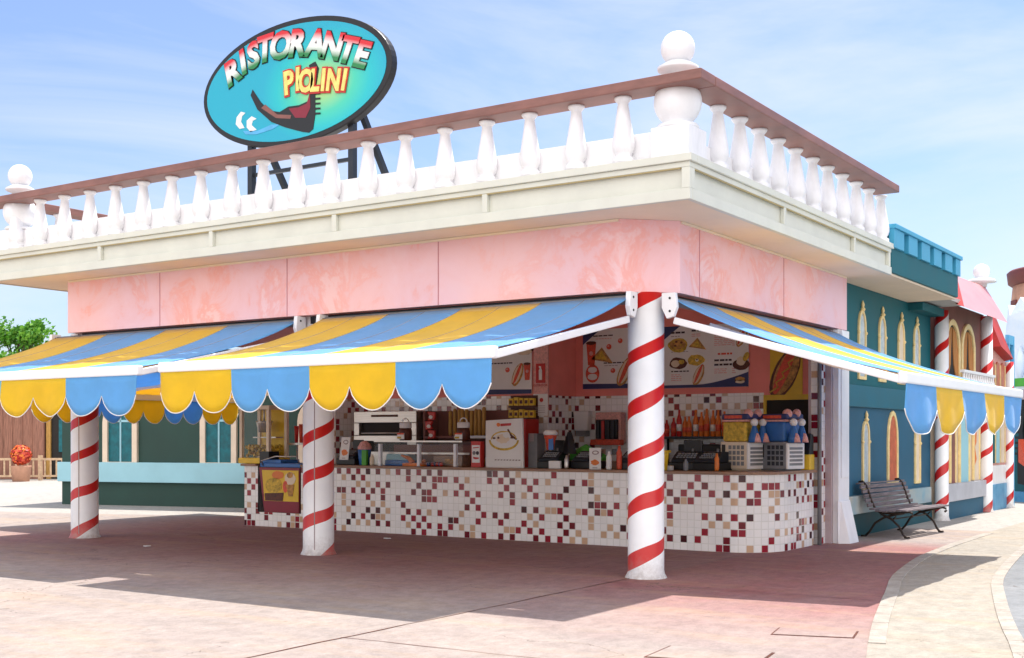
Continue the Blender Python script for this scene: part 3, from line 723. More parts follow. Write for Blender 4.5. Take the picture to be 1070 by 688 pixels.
register((-.92, 3.75, 1.085), -.2, 'low black till next to the cream slush machine', .8, False)
register((-2.05, 3.6, 1.085), 0, 'black till just left of the front striped column', .8)
bm = NB(); box(bm, -3.32, -3.12, 3.30, 3.34, 1.086, 1.20); tag(obj('price_tag', bm, 'paper', bevel=.004), 'small white price tag leaning on the black register by the poster', 'sign')
bm = NB(); box(bm, -1.52, -1.37, 3.42, 3.5, 1.086, 1.15); tag(obj('receipt_box', bm, 'paper', bevel=.01), 'small white box in front of the large black register', 'box')
t = thing('tissue_bin', 'blue and green tissue bin with pale crumpled paper on the counter', 'bin', (-7.05, 3.5, 1.085))
bm = NB(); lathe(bm, [(.085, 0), (.115, .26)], 0, 0, 16); obj('tub', bm, 'bluep', t)
bm = NB(); box(bm, .03, .13, -.11, -.06, 0, .25); obj('side_label', bm, 'green', t)
bm = NB(); lathe(bm, [(.11, .26), (.12, .30), (.07, .38), (.03, .40)], 0, 0, 9, smooth=False); obj('paper', bm, 'pinkf', t)
# glass display case
t = thing('glass_display_case', 'low glass display case with white uprights on the counter', 'display case', (-5.7, 3.55, 1.085))
bm = NB()
for x in (-.90, -.10, .62): 
    box(bm, x, x + .05, -.24, -.18, 0, .36); 
obj('upright', bm, 'white', t, bevel=.006)
bm = NB(); box(bm, -.98, .80, -.25, .28, .36, .385); box(bm, -.98, .80, -.05, .28, .20, .215); obj('glass_shelf', bm, 'glass', t)
bm = NB(); box(bm, -.98, .80, -.252, -.235, .385, .41); box(bm, -.98, .80, -.06, -.045, .19, .22); obj('edge_rail', bm, 'steel', t)
bm = NB(); box(bm, -.98, .80, -.235, -.23, .03, .36); obj('glass_pane', bm, 'glass', t)
bm = NB(); box(bm, -.96, .78, .24, .27, 0, .34); obj('back_panel', bm, 'brownwall', t)
def simple(name, bm, m, label, cat, loc=(0, 0, 0), rz=0, bevel=0, group=None):
    o = obj(name, bm, m, bevel=bevel); o.location = loc; o.rotation_euler = (0, 0, rz); return tag(o, label, cat, group)
bm = NB(); box(bm, -.3, .3, -.12, .12, 0, .09, 0); slab_xz(bm, [(-.3, .091), (.25, .091), (.15, .19), (-.28, .19)], -.1, .1, 1)
simple('serving_tray', bm, ['bluep', 'lightblue'], 'blue and pale blue serving tray inside the display case', 'tray', (-6.28, 3.58, 1.086), 0, .008)
bm = NB(); prism(bm, [(-.2, -.08), (.18, -.09), (.22, .05), (-.1, .09)], 0, .05); tube(bm, [(-.05, 0, .05), (-.12, 0, .12), (-.28, 0, .17)], [.05, .035, .02]); tube(bm, [(.1, 0, .04), (.2, 0, .09)], .03)
simple('tape_dispenser', bm, 'orange', 'red-orange plastic dispenser with a curved arm inside the display case', 'dispenser', (-5.92, 3.42, 1.086), 0, .006)
bm = NB(); box(bm, -.28, .28, -.12, .1, 0, .17); box(bm, -.05, .12, -.125, -.121, .04, .12, 1)
simple('cardboard_box', bm, ['wood', 'bun'], 'brown carton lying inside the right half of the display case', 'box', (-5.33, 3.62, 1.086), 0, .006)
bm = NB()
for k in range(7): lathe(bm, sphere_prof(.035, .035, 5), -.15 + .05 * k, random.uniform(-.03, .03), 8, mi=k % 2)
simple('sweets_pile', bm, ['red', 'navy'], 'little row of red and dark sweets inside the display case', 'sweets', (-5.50, 3.38, 1.086))
def jar(x, label):
    t = thing('spread_jar', label, 'jar', (x, 3.50, 1.497), 0, 'dark spread jars on the glass case')
    bm = NB(); lathe(bm, [(.085, 0), (.105, .02), (.105, .15), (.09, .20)], 0, 0, 20); obj('jar_body', bm, 'brownf', t)
    bm = NB(); lathe(bm, [(.098, .20), (.10, .205), (.10, .275), (.085, .29)], 0, 0, 20); obj('lid', bm, 'paper', t)
    bm = NB(); box(bm, -.085, .055, -.112, -.100, .02, .12, 0); box(bm, -.085, .0, -.114, -.1125, .03, .06, 1); box(bm, -.085, .055, -.114, -.1125, .095, .12, 2); obj('jar_label', bm, ['paper', 'bun2', 'redf'], t)
    bm = NB(); tube(bm, [(.07 * math.cos(R(a)), 0, .285 + .07 * math.sin(R(a))) for a in range(0, 181, 20)], .010); obj('handle', bm, 'paper', t)
jar(-6.18, 'white-lidded dark spread jar in front of the steel oven'); jar(-5.02, 'white-lidded dark spread jar in front of the baguettes')
bm = NB(); box(bm, -.09, .09, -.05, .05, 0, .40, 0); box(bm, -.075, .075, -.054, -.051, .07, .34, 1); slab_xz(bm, blob(-.03, .22, .03, .03), -.058, -.055, 2); slab_xz(bm, blob(.035, .22, .03, .03), -.058, -.055, 3)
slab_xz(bm, [(-.05, .16), (.06, .15), (.06, .13), (0, .12), (-.04, .13)], -.058, -.055, 0); slab_xz(bm, [(-.05, .29), (.06, .30), (.06, .315), (-.05, .305)], -.058, -.055, 0)
simple('candy_box', bm, ['red', 'paper', 'grey', 'textd'], 'narrow red and white printed carton between the glass case and the large poster', 'carton', (-4.66, 3.38, 1.086), 0, .005)
# poster with a drawn dessert
t = thing('dessert_poster', 'large white poster board with a sketched cream dessert standing on the counter', 'poster', (-4.13, 3.36, 1.085), -.02)
bm = NB(); slab_xz(bm, [(-.37, 0), (.33, 0), (.31, .75), (-.37, .72)], 0, .03); obj('board', bm, 'paper', t)
bm = NB()
def arcpts(cx, cz, rx, rz, a0, a1, w, n=14):
    o = [(cx + rx * math.cos(R(a0 + (a1 - a0) * i / n)), cz + rz * math.sin(R(a0 + (a1 - a0) * i / n))) for i in range(n + 1)]
    q = [(cx + (rx - w) * math.cos(R(a1 - (a1 - a0) * i / n)), cz + (rz - w) * math.sin(R(a1 - (a1 - a0) * i / n))) for i in range(n + 1)]
    return o + q
slab_xz(bm, arcpts(-.03, .42, .28, .16, 180, 360, .035), -.003, -.0005, 0); slab_xz(bm, arcpts(-.03, .43, .24, .13, 0, 180, .02), -.003, -.0005, 0)
slab_xz(bm, blob(-.05, .44, .12, .07, j=.1), -.003, -.0005, 1); slab_xz(bm, blob(.02, .50, .06, .05, j=.1), -.0055, -.0035, 3)
slab_xz(bm, [(.03, .58), (.06, .59), (.12, .50), (.22, .44), (.20, .42), (.10, .47)], -.003, -.0005, 2); slab_xz(bm, blob(-.21, .45, .03, .015), -.0055, -.0035, 2); slab_xz(bm, blob(-.13, .455, .02, .018), -.0055, -.0035, 2); slab_xz(bm, blob(.13, .455, .04, .012), -.0055, -.0035, 2)
slab_xz(bm, blob(-.13, .655, .035, .03), -.003, -.0005, 4); slab_xz(bm, [(-.09, .63), (.10, .64), (.11, .68), (-.09, .67)], -.003, -.0005, 5)
for k in range(9): slab_xz(bm, [(-.2 + .055 * k, .11), (-.165 + .055 * k, .112), (-.165 + .055 * k, .125), (-.2 + .055 * k, .122)], -.003, -.0005, 2)
slab_xz(bm, [(-.34, .0), (.29, .0), (.29, .10), (-.34, .10)], -.012, -.0031, 3)
obj('drawing', bm, ['bun2', 'creamp', 'brownf', 'paper', 'orange', 'red'], t)
bm = NB(); box(bm, -.08, .08, -.1, .12, 0, .52, 0); box(bm, -.06, .02, -.102, -.1005, .40, .52, 1); simple('speaker_column', bm, ['grey', 'textg'], 'tall narrow grey case right behind the dessert poster', 'case', (-3.74, 3.62, 1.086), 0, .008)
bm = NB(); box(bm, -.17, .17, -.2, .2, 0, 1.84); box(bm, .08, .10, -.22, -.201, .9, 1.5); simple('red_fridge', bm, 'red', 'narrow bright red cabinet standing behind the dessert poster', 'fridge', (-4.62, 4.62, 0), 0, .02)
t = thing('drink_cup', 'red and blue paper cup with white foam on top of the black register', 'cup', (-3.40, 3.48, 1.36))
bm = NB(); lathe(bm, [(.055, 0), (.075, .15), (.09, .17), (.095, .22)], 0, 0, 20); cu = obj('cup', bm, 'redf', t)
bm = NB(); prism(bm, [(.02, -.085), (.078, -.05), (.06, .0), (.02, -.04)], .0, .2); obj('blue_side', bm, 'bluep', t)
bm = NB(); lathe(bm, [(.10, .22), (.115, .25), (.08, .29), (.05, .30)], 0, 0, 14); obj('foam', bm, 'paper', t)
bm = NB(); lathe(bm, [(.11, 0), (.07, .2), (.03, .33)], 0, 0, 4, smooth=False); simple('black_bag', bm, 'black', 'black pointed bag standing beside the foamy cup', 'bag', (-3.15, 3.62, 1.30), .3)
bm = NB(); 
prism(bm, [(-.28, -.1), (.3, -.12), (.34, .1), (-.25, .12)], 0, .06)
for f_ in [v for v in bm.verts if v.co.z > .03]: f_.co.z += .12 * max(0, (.15 - f_.co.x))
tube(bm, [(-.25, 0, .10), (-.05, -.02, .15), (.3, .0, .05)], [.05, .10, .03])
simple('green_bag', bm, 'green', 'bright green limp bag lying behind the counter edge', 'bag', (-2.98, 3.9, 1.20), 0, .02)
bm = NB(); box(bm, -.5, .5, -.2, .2, 0, 1.19, 0); box(bm, -.12, -.02, -.204, -.201, 1.02, 1.12, 1); box(bm, .04, .14, -.204, -.201, 1.02, 1.12, 1)
simple('work_unit', bm, ['wood', 'creamp'], 'brown low work unit with pale squares beside the green bag', 'cabinet', (-2.75, 4.05, 0), 0, .01)
bm = NB(); lathe(bm, [(.05, 0), (.07, .22), (.075, .25)], 0, 0, 18); box(bm, -.075, .075, -.075, .075, .2501, .28)
simple('yellow_container', bm, 'yellowp', 'yellow tub beside the front striped column', 'tub', (-1.44, 3.32, 1.086))
# slush machines
def slush(loc, rz, label, panel, bowl, grille):
    t = thing('slush_machine', label, 'slush machine', loc, rz)
    bm = NB(); box(bm, -.26, .18, -.22, .22, .02, .40); box(bm, -.24, .16, -.2, .2, 0, .02); obj('housing', bm, panel, t, bevel=.012)
    bm = NB()
    for i in range(4):
        for j in range(4): box(bm, -.12 + .07 * i, -.07 + .07 * i, -.224, -.221, .07 + .075 * j, .125 + .075 * j)
    obj('grille', bm, grille, t)
    bm = NB(); box(bm, -.235, -.175, -.226, -.221, .18, .36); obj('control_panel', bm, 'black', t)
    bm = NB(); box(bm, .181, .21, -.22, .2, .02, .38); obj('front_panel', bm, 'paper', t, bevel=.006)
    for i in range(1):
        bm = NB(); box(bm, -.24, .15, -.2, .2, .401, .68); b = obj('bowl', bm, bowl, t, bevel=.03)
        bm = NB(); box(bm, -.25, .17, -.21, .21, .681, .71); obj('bowl_lid', bm, 'pinkf', b, bevel=.008)
    for y in (-.11, .09):
        bm = NB(); lathe(bm, [(.085, .39), (.075, .47), (.035, .60), (.02, .64)], .235, y, 14); sp_ = obj('spout', bm, 'bluep', t)
        bm = NB(); lathe(bm, [(.060, .392), (.045, .46), (.02, .52)], .285, y - .01, 10); obj('tap_cover', bm, 'pinkf', sp_)
        bm = NB(); lathe(bm, sphere_prof(.055, .67, 8), .235, y, 12); obj('tap_ball', bm, 'paper', sp_)
    bm = NB()
    for k in range(5): box(bm, .2101, .213, -.17, .15, .07 + .055 * k, .105 + .055 * k)
    obj('front_slots', bm, 'grey', t)
    bm = NB(); box(bm, -.25, .19, -.21, .21, .711, .79); c = obj('top_cover', bm, 'navy', t, bevel=.02)
    bm = NB(); lathe(bm, sphere_prof(.07, .79, 8), .14, -.12, 14); lathe(bm, sphere_prof(.06, .80, 8), .16, .08, 14); obj('fruit_print', bm, 'pinkf', c)
    bm = NB(); box(bm, -.20, .10, -.213, -.2105, .725, .77); obj('label_print', bm, 'redf', c)
    return t
slush((-.56, 4.10, 1.085), -.22, 'cream slush machine with a yellow bowl and navy lid on the counter corner', 'creamp', 'bun2', 'grey')
slush((-.09, 4.36, 1.085), -.22, 'dark slush machine with a blue bowl right of the cream one', 'grey', 'bluep', 'darkmetal')
t = thing('juice_machine', 'yellow and black juice machine on the right end of the counter', 'juice machine', (.02, 4.74, 1.085), .1)
bm = NB(); box(bm, -.14, .16, -.13, .14, 0, .22); obj('base', bm, 'yellowp', t, bevel=.01)
bm = NB(); slab_yz(bm, [(-.12, .221), (.13, .221), (.13, .5), (-.02, .52)], -.13, .15); obj('hood', bm, 'black', t, bevel=.01)
bm = NB(); lathe(bm, [(.04, 0), (.04, .012)], 0, 0, 16); o = obj('emblem', bm, 'paper', t); o.rotation_euler = (R(90), 0, 0); o.location = (.03, -.131, .12)
# bottles and soda on the back wall
bm = NB(); box(bm, -2.70, -1.30, 5.50, 5.83, 1.52, 1.56); tube(bm, [(-2.6, 5.8, 0), (-2.6, 5.8, 1.52)], .02); tube(bm, [(-1.4, 5.8, 0), (-1.4, 5.8, 1.52)], .02)
tag(obj('bottle_shelf', bm, 'darkmetal'), 'dark shelf along the back wall carrying the orange bottles', 'shelf')
for k in range(13):
    x = -2.62 + .098 * k; h = random.uniform(.26, .44)
    bm = NB(); lathe(bm, [(.036, 0), (.042, .01), (.042, h * .62), (.018, h * .82), (.018, h)], 0, 0, 12); bt = obj('bottle_body', bm, 'red' if k < 4 else 'orange')
    bt.name = 'sauce_bottle'; bt.location = (x, 5.62 + random.uniform(-.05, .05), 1.561)
    tag(bt, 'red squeeze bottle at the left end of the back shelf row' if k < 4 else 'orange squeeze bottle in the row on the dark back shelf', 'bottle', 'red bottles at the left of the shelf' if k < 4 else 'orange bottles on the back shelf')
    bm = NB(); lathe(bm, [(.044, h * .2), (.044, h * .45)], 0, 0, 12); obj('bottle_label', bm, 'paper' if k % 3 == 0 else 'redf', bt)
t = thing('soda_dispenser', 'black soda dispenser with red taps on the tiled back wall', 'soda dispenser', (-3.62, 5.62, 1.40))
bm = NB(); box(bm, -.24, .24, .02, .2, .05, .56); obj('housing', bm, 'pinkf', t, bevel=.012)
bm = NB(); box(bm, -.20, .20, -.05, .019, .12, .44); obj('tap_panel', bm, 'black', t, bevel=.01)
for k in range(4):
    bm = NB(); box(bm, -.17 + .095 * k, -.12 + .095 * k, -.07, -.051, .12, .42); obj('tap', bm, 'red' if k in (1,) else 'darkmetal', t)
bm = NB(); box(bm, -.26, .30, -.12, .019, .02, .11); obj('drip_tray', bm, 'redf', t, bevel=.01)
t = thing('towel_dispenser', 'white paper towel dispenser on the tiled wall below the salmon band', 'dispenser', (-4.18, 5.70, 1.66))
bm = NB(); slab_xz(bm, [(-.13, 0), (.13, 0), (.15, .33), (-.15, .33)], 0, .14); obj('housing', bm, 'paper', t, bevel=.02)
bm = NB(); box(bm, -.10, .10, .01, .13, -.09, -.001); obj('paper_outlet', bm, 'grey', t)
# snack shelf (yellow packs)
t = thing('snack_rack', 'two-row red rack of yellow snack packs under the left menu board', 'rack', (-4.80, 4.84, 1.86))
bm = NB(); box(bm, -.27, .27, 0, .1, -.02, .01); box(bm, -.27, .27, 0, .1, .18, .21); box(bm, -.27, .27, .07, .1, 0, .38); obj('rack_frame', bm, 'brownf', t)
for r_ in range(2):
    for k in range(5):
        bm = NB(); box(bm, -.25 + .102 * k, -.165 + .102 * k, -.02, .05, .012 + .2 * r_, .13 + .2 * r_ + random.uniform(0, .02), 0)
        box(bm, -.235 + .102 * k, -.18 + .102 * k, -.0225, -.0205, .045 + .2 * r_, .10 + .2 * r_, 1); obj('snack_pack', bm, ['yellowp', 'brownf'], t)
# fire extinguisher sign and notice
t = thing('fire_extinguisher_sign', 'small red fire extinguisher sign on the pink pilaster', 'sign', (-4.48, WY2 - .035, 2.36))
bm = NB(); box(bm, -.09, .09, -.004, 0, .08, .40); obj('plate', bm, 'red', t)
bm = NB(); slab_xz(bm, [(-.03, .13), (.03, .13), (.03, .29), (.012, .32), (.012, .35), (-.03, .36), (-.03, .34), (-.012, .32), (-.03, .29)], -.008, -.005); obj('extinguisher_symbol', bm, 'paper', t)
bm = NB()
add_text(bm, 'EXTINTOR', .055, .001, on_y(0, -.006, .04)); obj('lettering', bm, 'red', t)
t = thing('wall_notice', 'white notice with a red round mark under the fire extinguisher sign', 'notice', (-4.48, WY2 - .035, 1.90))
bm = NB(); box(bm, -.14, .14, -.004, 0, 0, .36); obj('sheet', bm, 'paper', t)
bm = NB(); slab_xz(bm, blob(.02, .26, .035, .035, 14, 0), -.008, -.005, 0)
for k in range(4): slab_xz(bm, [(-.1, .16 - .035 * k), (.09, .16 - .035 * k), (.09, .168 - .035 * k), (-.1, .168 - .035 * k)], -.007, -.005, 1)
obj('print', bm, ['red', 'textg'], t)

bm = NB(); box(bm, -8.45, -.1, 3.82, 4.94, .006, .02); box(bm, -4.34, -.1, 4.945, 5.84, .006, .02); obj('kitchen_bounce_floor', bm, 'paper', B)  # unseen pale floor, added to bounce light up into the kitchen
cl = [(-2.30, 3.30, 'paper', .04, .26, 'stack of white paper cups near the small roast card'), (-2.20, 3.42, 'redf', .04, .34, 'tall stack of red paper cups behind the white cup stack'),
      (-1.12, 3.36, 'grey', .035, .16, 'short grey shaker standing in front of the tills'), (-.72, 3.50, 'orange', .032, .24, 'orange sauce bottle beside the cream slush machine'),
      (-6.75, 3.34, 'creamp', .04, .18, 'cream shaker beside the tissue bin'), (-3.02, 3.32, 'steel', .035, .2, 'steel shaker in front of the black pointed bag'),
      (-1.80, 3.34, 'bun2', .035, .22, 'mustard coloured bottle left of the yellow tub'), (-1.86, 3.46, 'redf', .035, .24, 'red sauce bottle behind the mustard bottle')]
for x, y, m_, r_, h_, lb in cl:
    bm = NB(); lathe(bm, [(r_ * .85, 0), (r_, h_ * .1), (r_, h_ * .7), (r_ * .55, h_ * .85), (r_ * .45, h_)], 0, 0, 14); simple('condiment_bottle' if 'cup' not in lb else 'cup_stack', bm, m_, lb, 'bottle' if 'cup' not in lb else 'cups', (x, y, 1.086))
t = thing('coffee_machine', 'black and steel coffee machine behind the tills under the orange bottles', 'coffee machine', (-1.75, 5.45, 0))
bm = NB(); box(bm, -.75, .75, -.25, .3, 0, .98); obj('worktop', bm, 'steel', t, bevel=.01)
bm = NB(); box(bm, -.42, .42, -.18, .22, 1.18, 1.44); box(bm, -.42, .42, .02, .22, .981, 1.18); obj('body', bm, 'black', t, bevel=.02)
for x in (-.22, .2):
    bm = NB(); lathe(bm, [(.035, 1.12), (.045, 1.18)], x, -.12, 12); tube(bm, [(x, -.14, 1.14), (x, -.30, 1.12)], .014); obj('portafilter', bm, 'steel', t)
t = thing('preparation_table', 'steel preparation table with pale trays at the foot of the left back wall', 'table', (-5.55, 4.25, 0))
bm = NB(); box(bm, -.9, .85, -.16, .16, .86, .90); obj('top', bm, 'steel', t, bevel=.005)
for x in (-.85, .8):
    for y in (-.12, .12): bm = NB(); tube(bm, [(x, y, 0), (x, y, .86)], .02); obj('leg', bm, 'steel', t)
for k in range(6):
    bm = NB(); box(bm, -.12, .12, -.1, .1, 0, .10 + .03 * (k % 3)); simple('food_box', bm, ['yellowp', 'redf', 'paper', 'bun', 'lightblue', 'creamp'][k], ['yellow', 'red', 'white', 'brown', 'pale blue', 'cream'][k] + ' food box on the lower back shelf under the baguettes', 'box', (-6.3 + .28 * k, 4.60, 1.092), 0, .008)

# --- menu boards
def lines(bm, x, z, w, n, mi, h=.012, gap=.03, y=-.004):
    for k in range(n):
        cx = x; zz = z - gap * k
        while cx < x + w - .02:
            l = random.uniform(.03, .09); slab_xz(bm, [(cx, zz), (min(cx + l, x + w), zz), (min(cx + l, x + w), zz + h), (cx, zz + h)], y, y + .003, mi); cx += l + .015
MM = ['paper', 'navy', 'bun2', 'bun', 'brownf', 'redf', 'textg', 'textd', 'pinkf', 'creamp']
def food(bm, kind, x, z, s):
    F = lambda p, y, mi: slab_xz(bm, p, -y - .003, -y, mi)
    if kind == 'pizza':
        F(blob(x, z, .15 * s, .10 * s), .003, 2); F(blob(x, z + .01, .12 * s, .07 * s), .0065, 3)
        for k in range(7): F(blob(x + random.uniform(-.08, .08) * s, z + random.uniform(-.045, .05) * s, .02 * s, .014 * s, 8), .010, 4 if k % 2 else 2)
    if kind == 'slice': F([(x - .13 * s, z - .04 * s), (x + .15 * s, z - .09 * s), (x + .01 * s, z + .09 * s)], .003, 3); F([(x - .08 * s, z - .03 * s), (x + .08 * s, z - .06 * s), (x + .01 * s, z + .055 * s)], .0065, 2)
    if kind == 'hotdog': F(blob(x, z, .075 * s, .17 * s, a=-.45), .003, 3); F(blob(x - .005, z + .01, .055 * s, .15 * s, a=-.45), .0065, 9); F(blob(x, z + .02, .024 * s, .16 * s, a=-.45), .010, 5)
    if kind == 'burger': F(blob(x, z, .13 * s, .07 * s), .003, 4); F(blob(x, z + .03 * s, .11 * s, .05 * s), .0065, 3); F(blob(x, z - .03 * s, .11 * s, .04 * s), .0065, 9)
    if kind == 'potato': F(blob(x, z, .15 * s, .09 * s, j=.1), .003, 4); F(blob(x - .04 * s, z - .005, .07 * s, .055 * s), .0065, 9); F(blob(x + .06 * s, z + .02, .05 * s, .035 * s), .0065, 2)
    if kind == 'cheese': F(blob(x, z, .15 * s, .09 * s, j=.08), .003, 2); F(blob(x + .02, z, .03 * s, .025 * s), .0065, 0); F(blob(x + .02, z + .01, .014 * s, .012 * s), .010, 4)
    if kind == 'cup': F([(x - .05 * s, z - .16 * s), (x + .05 * s, z - .16 * s), (x + .075 * s, z + .14 * s), (x - .075 * s, z + .14 * s)], .003, 5); F(blob(x, z + .14 * s, .08 * s, .025 * s), .0065, 4); F(blob(x, z, .03 * s, .03 * s), .0065, 8)
    if kind == 'tomato': F(blob(x, z, .045 * s, .042 * s, 12, .02), .003, 5); F(blob(x - .01 * s, z + .012 * s, .018 * s, .012 * s, 8), .0065, 8)
    if kind == 'badge': F(blob(x, z, .12 * s, .14 * s, 20, 0), .003, 5); F(blob(x, z + .055 * s, .08 * s, .045 * s, 12, .05), .0065, 0); F(blob(x, z - .05 * s, .085 * s, .05 * s, 12, .05), .0065, 0)
    if kind == 'icecup': F(blob(x, z - .05 * s, .13 * s, .08 * s), .003, 4); F(blob(x, z, .07 * s, .065 * s), .0065, 9); F(blob(x + .08 * s, z + .06 * s, .04 * s, .07 * s, a=-.5), .010, 2)
def board(label, x0, x1, z0, z1, y, items, texts, curve=True):
    t = thing('menu_board', label, 'menu board', ((x0 + x1) / 2, y, z0), 0, 'menu boards on the salmon wall')
    w = (x1 - x0) / 2; h = z1 - z0
    bm = NB(); box(bm, -w, w, -.0, .02, 0, h); obj('panel', bm, 'paper', t)
    bm = NB()
    n = 12
    if curve == 2: cv = lambda u: .05 + .22 * max(0, u - .45) ** 1.5 * 2.0
    else: cv = lambda u: .07 + .02 * (1 - u)
    slab_xz(bm, [(-w, .001), (w, .001)] + [(w - 2 * w * i / n, cv(1 - i / n)) for i in range(n + 1)], -.003, -.0005, 1)
    slab_xz(bm, [(-w, h - .001), (-w, h - .25), (-w + .34, h - .001)], -.003, -.0005, 1)
    for k, fx, fz, s in items: food(bm, k, -w + fx * 2 * w, fz * h, s)
    for fx, fz, fw, n_, mi, hh in texts: lines(bm, -w + fx * 2 * w, fz * h, fw * 2 * w, n_, mi, hh)
    obj('print', bm, MM, t)
board('menu board left of the pink pilaster with cola, hot dog and red badge', -5.85, -4.66, 2.27, 3.15, WY2 - .03,
      [('slice', .30, .80, 1.1), ('tomato', .50, .78, 1), ('burger', .88, .84, 1.4), ('badge', .22, .38, 1.1), ('tomato', .60, .46, 1), ('hotdog', .77, .36, 1.2), ('cup', .93, .42, .9)], [(.32, .58, .36, 1, 7, .02), (.35, .94, .3, 1, 7, .02)])
board('middle menu board with a red cup and round red badge, half behind the front column', -4.21, -2.95, 2.36, 3.36, WY - .02,
      [('cup', .13, .60, 1.25), ('slice', .28, .56, 1.5), ('badge', .15, .26, 1.1), ('tomato', .40, .70, 1.1), ('tomato', .57, .79, 1.0), ('tomato', .46, .30, 1.0), ('hotdog', .64, .27, 1.5), ('pizza', .82, .65, 1)], [(.16, .88, .3, 1, 7, .02), (.2, .835, .24, 1, 8, .012), (.32, .42, .4, 1, 7, .02), (.33, .38, .2, 1, 6, .01)])
board('right menu board with pizza, toast and a hot dog picture above the orange bottles', -2.74, -1.23, 2.34, 3.34, WY - .02,
      [('pizza', .20, .69, 1.15), ('slice', .42, .70, 1.1), ('potato', .20, .40, 1.05), ('cheese', .41, .44, 1.0), ('hotdog', .44, .20, 1.05), ('icecup', .92, .40, 1.1), ('hotdog', .93, .78, 1.0), ('burger', .91, .10, .7)],
      [(.12, .88, .16, 1, 7, .03), (.12, .83, .10, 1, 6, .012), (.36, .90, .15, 1, 7, .03), (.36, .85, .1, 2, 8, .012), (.62, .90, .20, 9, 8, .012), (.82, .86, .03, 8, 8, .012), (.12, .58, .22, 1, 6, .01), (.12, .26, .22, 1, 7, .02), (.12, .21, .12, 4, 8, .012), (.62, .41, .2, 1, 7, .03), (.62, .34, .2, 1, 7, .03), (.62, .28, .14, 3, 8, .012), (.82, .28, .04, 3, 8, .012), (.66, .51, .16, 1, 5, .03)], 2)
t = thing('hot_dog_picture', 'large hot dog picture on the salmon wall above the dark doorway', 'picture', (-.62, WY - .006, 2.52), 0)
bm = NB(); slab_xz(bm, [(-.26, -.2), (-.2, -.36), (.26, -.36), (.26, .55), (-.26, .55)], -.003, 0, 0)
slab_xz(bm, blob(-.02, 0, .19, .42, 26, .02, -.45), -.006, -.0032, 1); slab_xz(bm, blob(.0, .02, .16, .38, 26, .02, -.45), -.009, -.0062, 2); slab_xz(bm, blob(-.03, .05, .085, .40, 26, .02, -.42), -.012, -.0092, 3)
zig = [(-.22 + .05 * k + (.045 if k % 2 else -.045), -.28 + .075 * k) for k in range(9)]
for (x0, z0), (x1, z1) in zip(zig, zig[1:]): slab_xz(bm, [(x0 - .012, z0), (x0 + .012, z0 - .01), (x1 + .012, z1), (x1 - .012, z1 + .01)], -.015, -.0122, 4)
obj('print', bm, ['yellowp', 'brownf', 'bun', 'redf', 'bun2'], t)

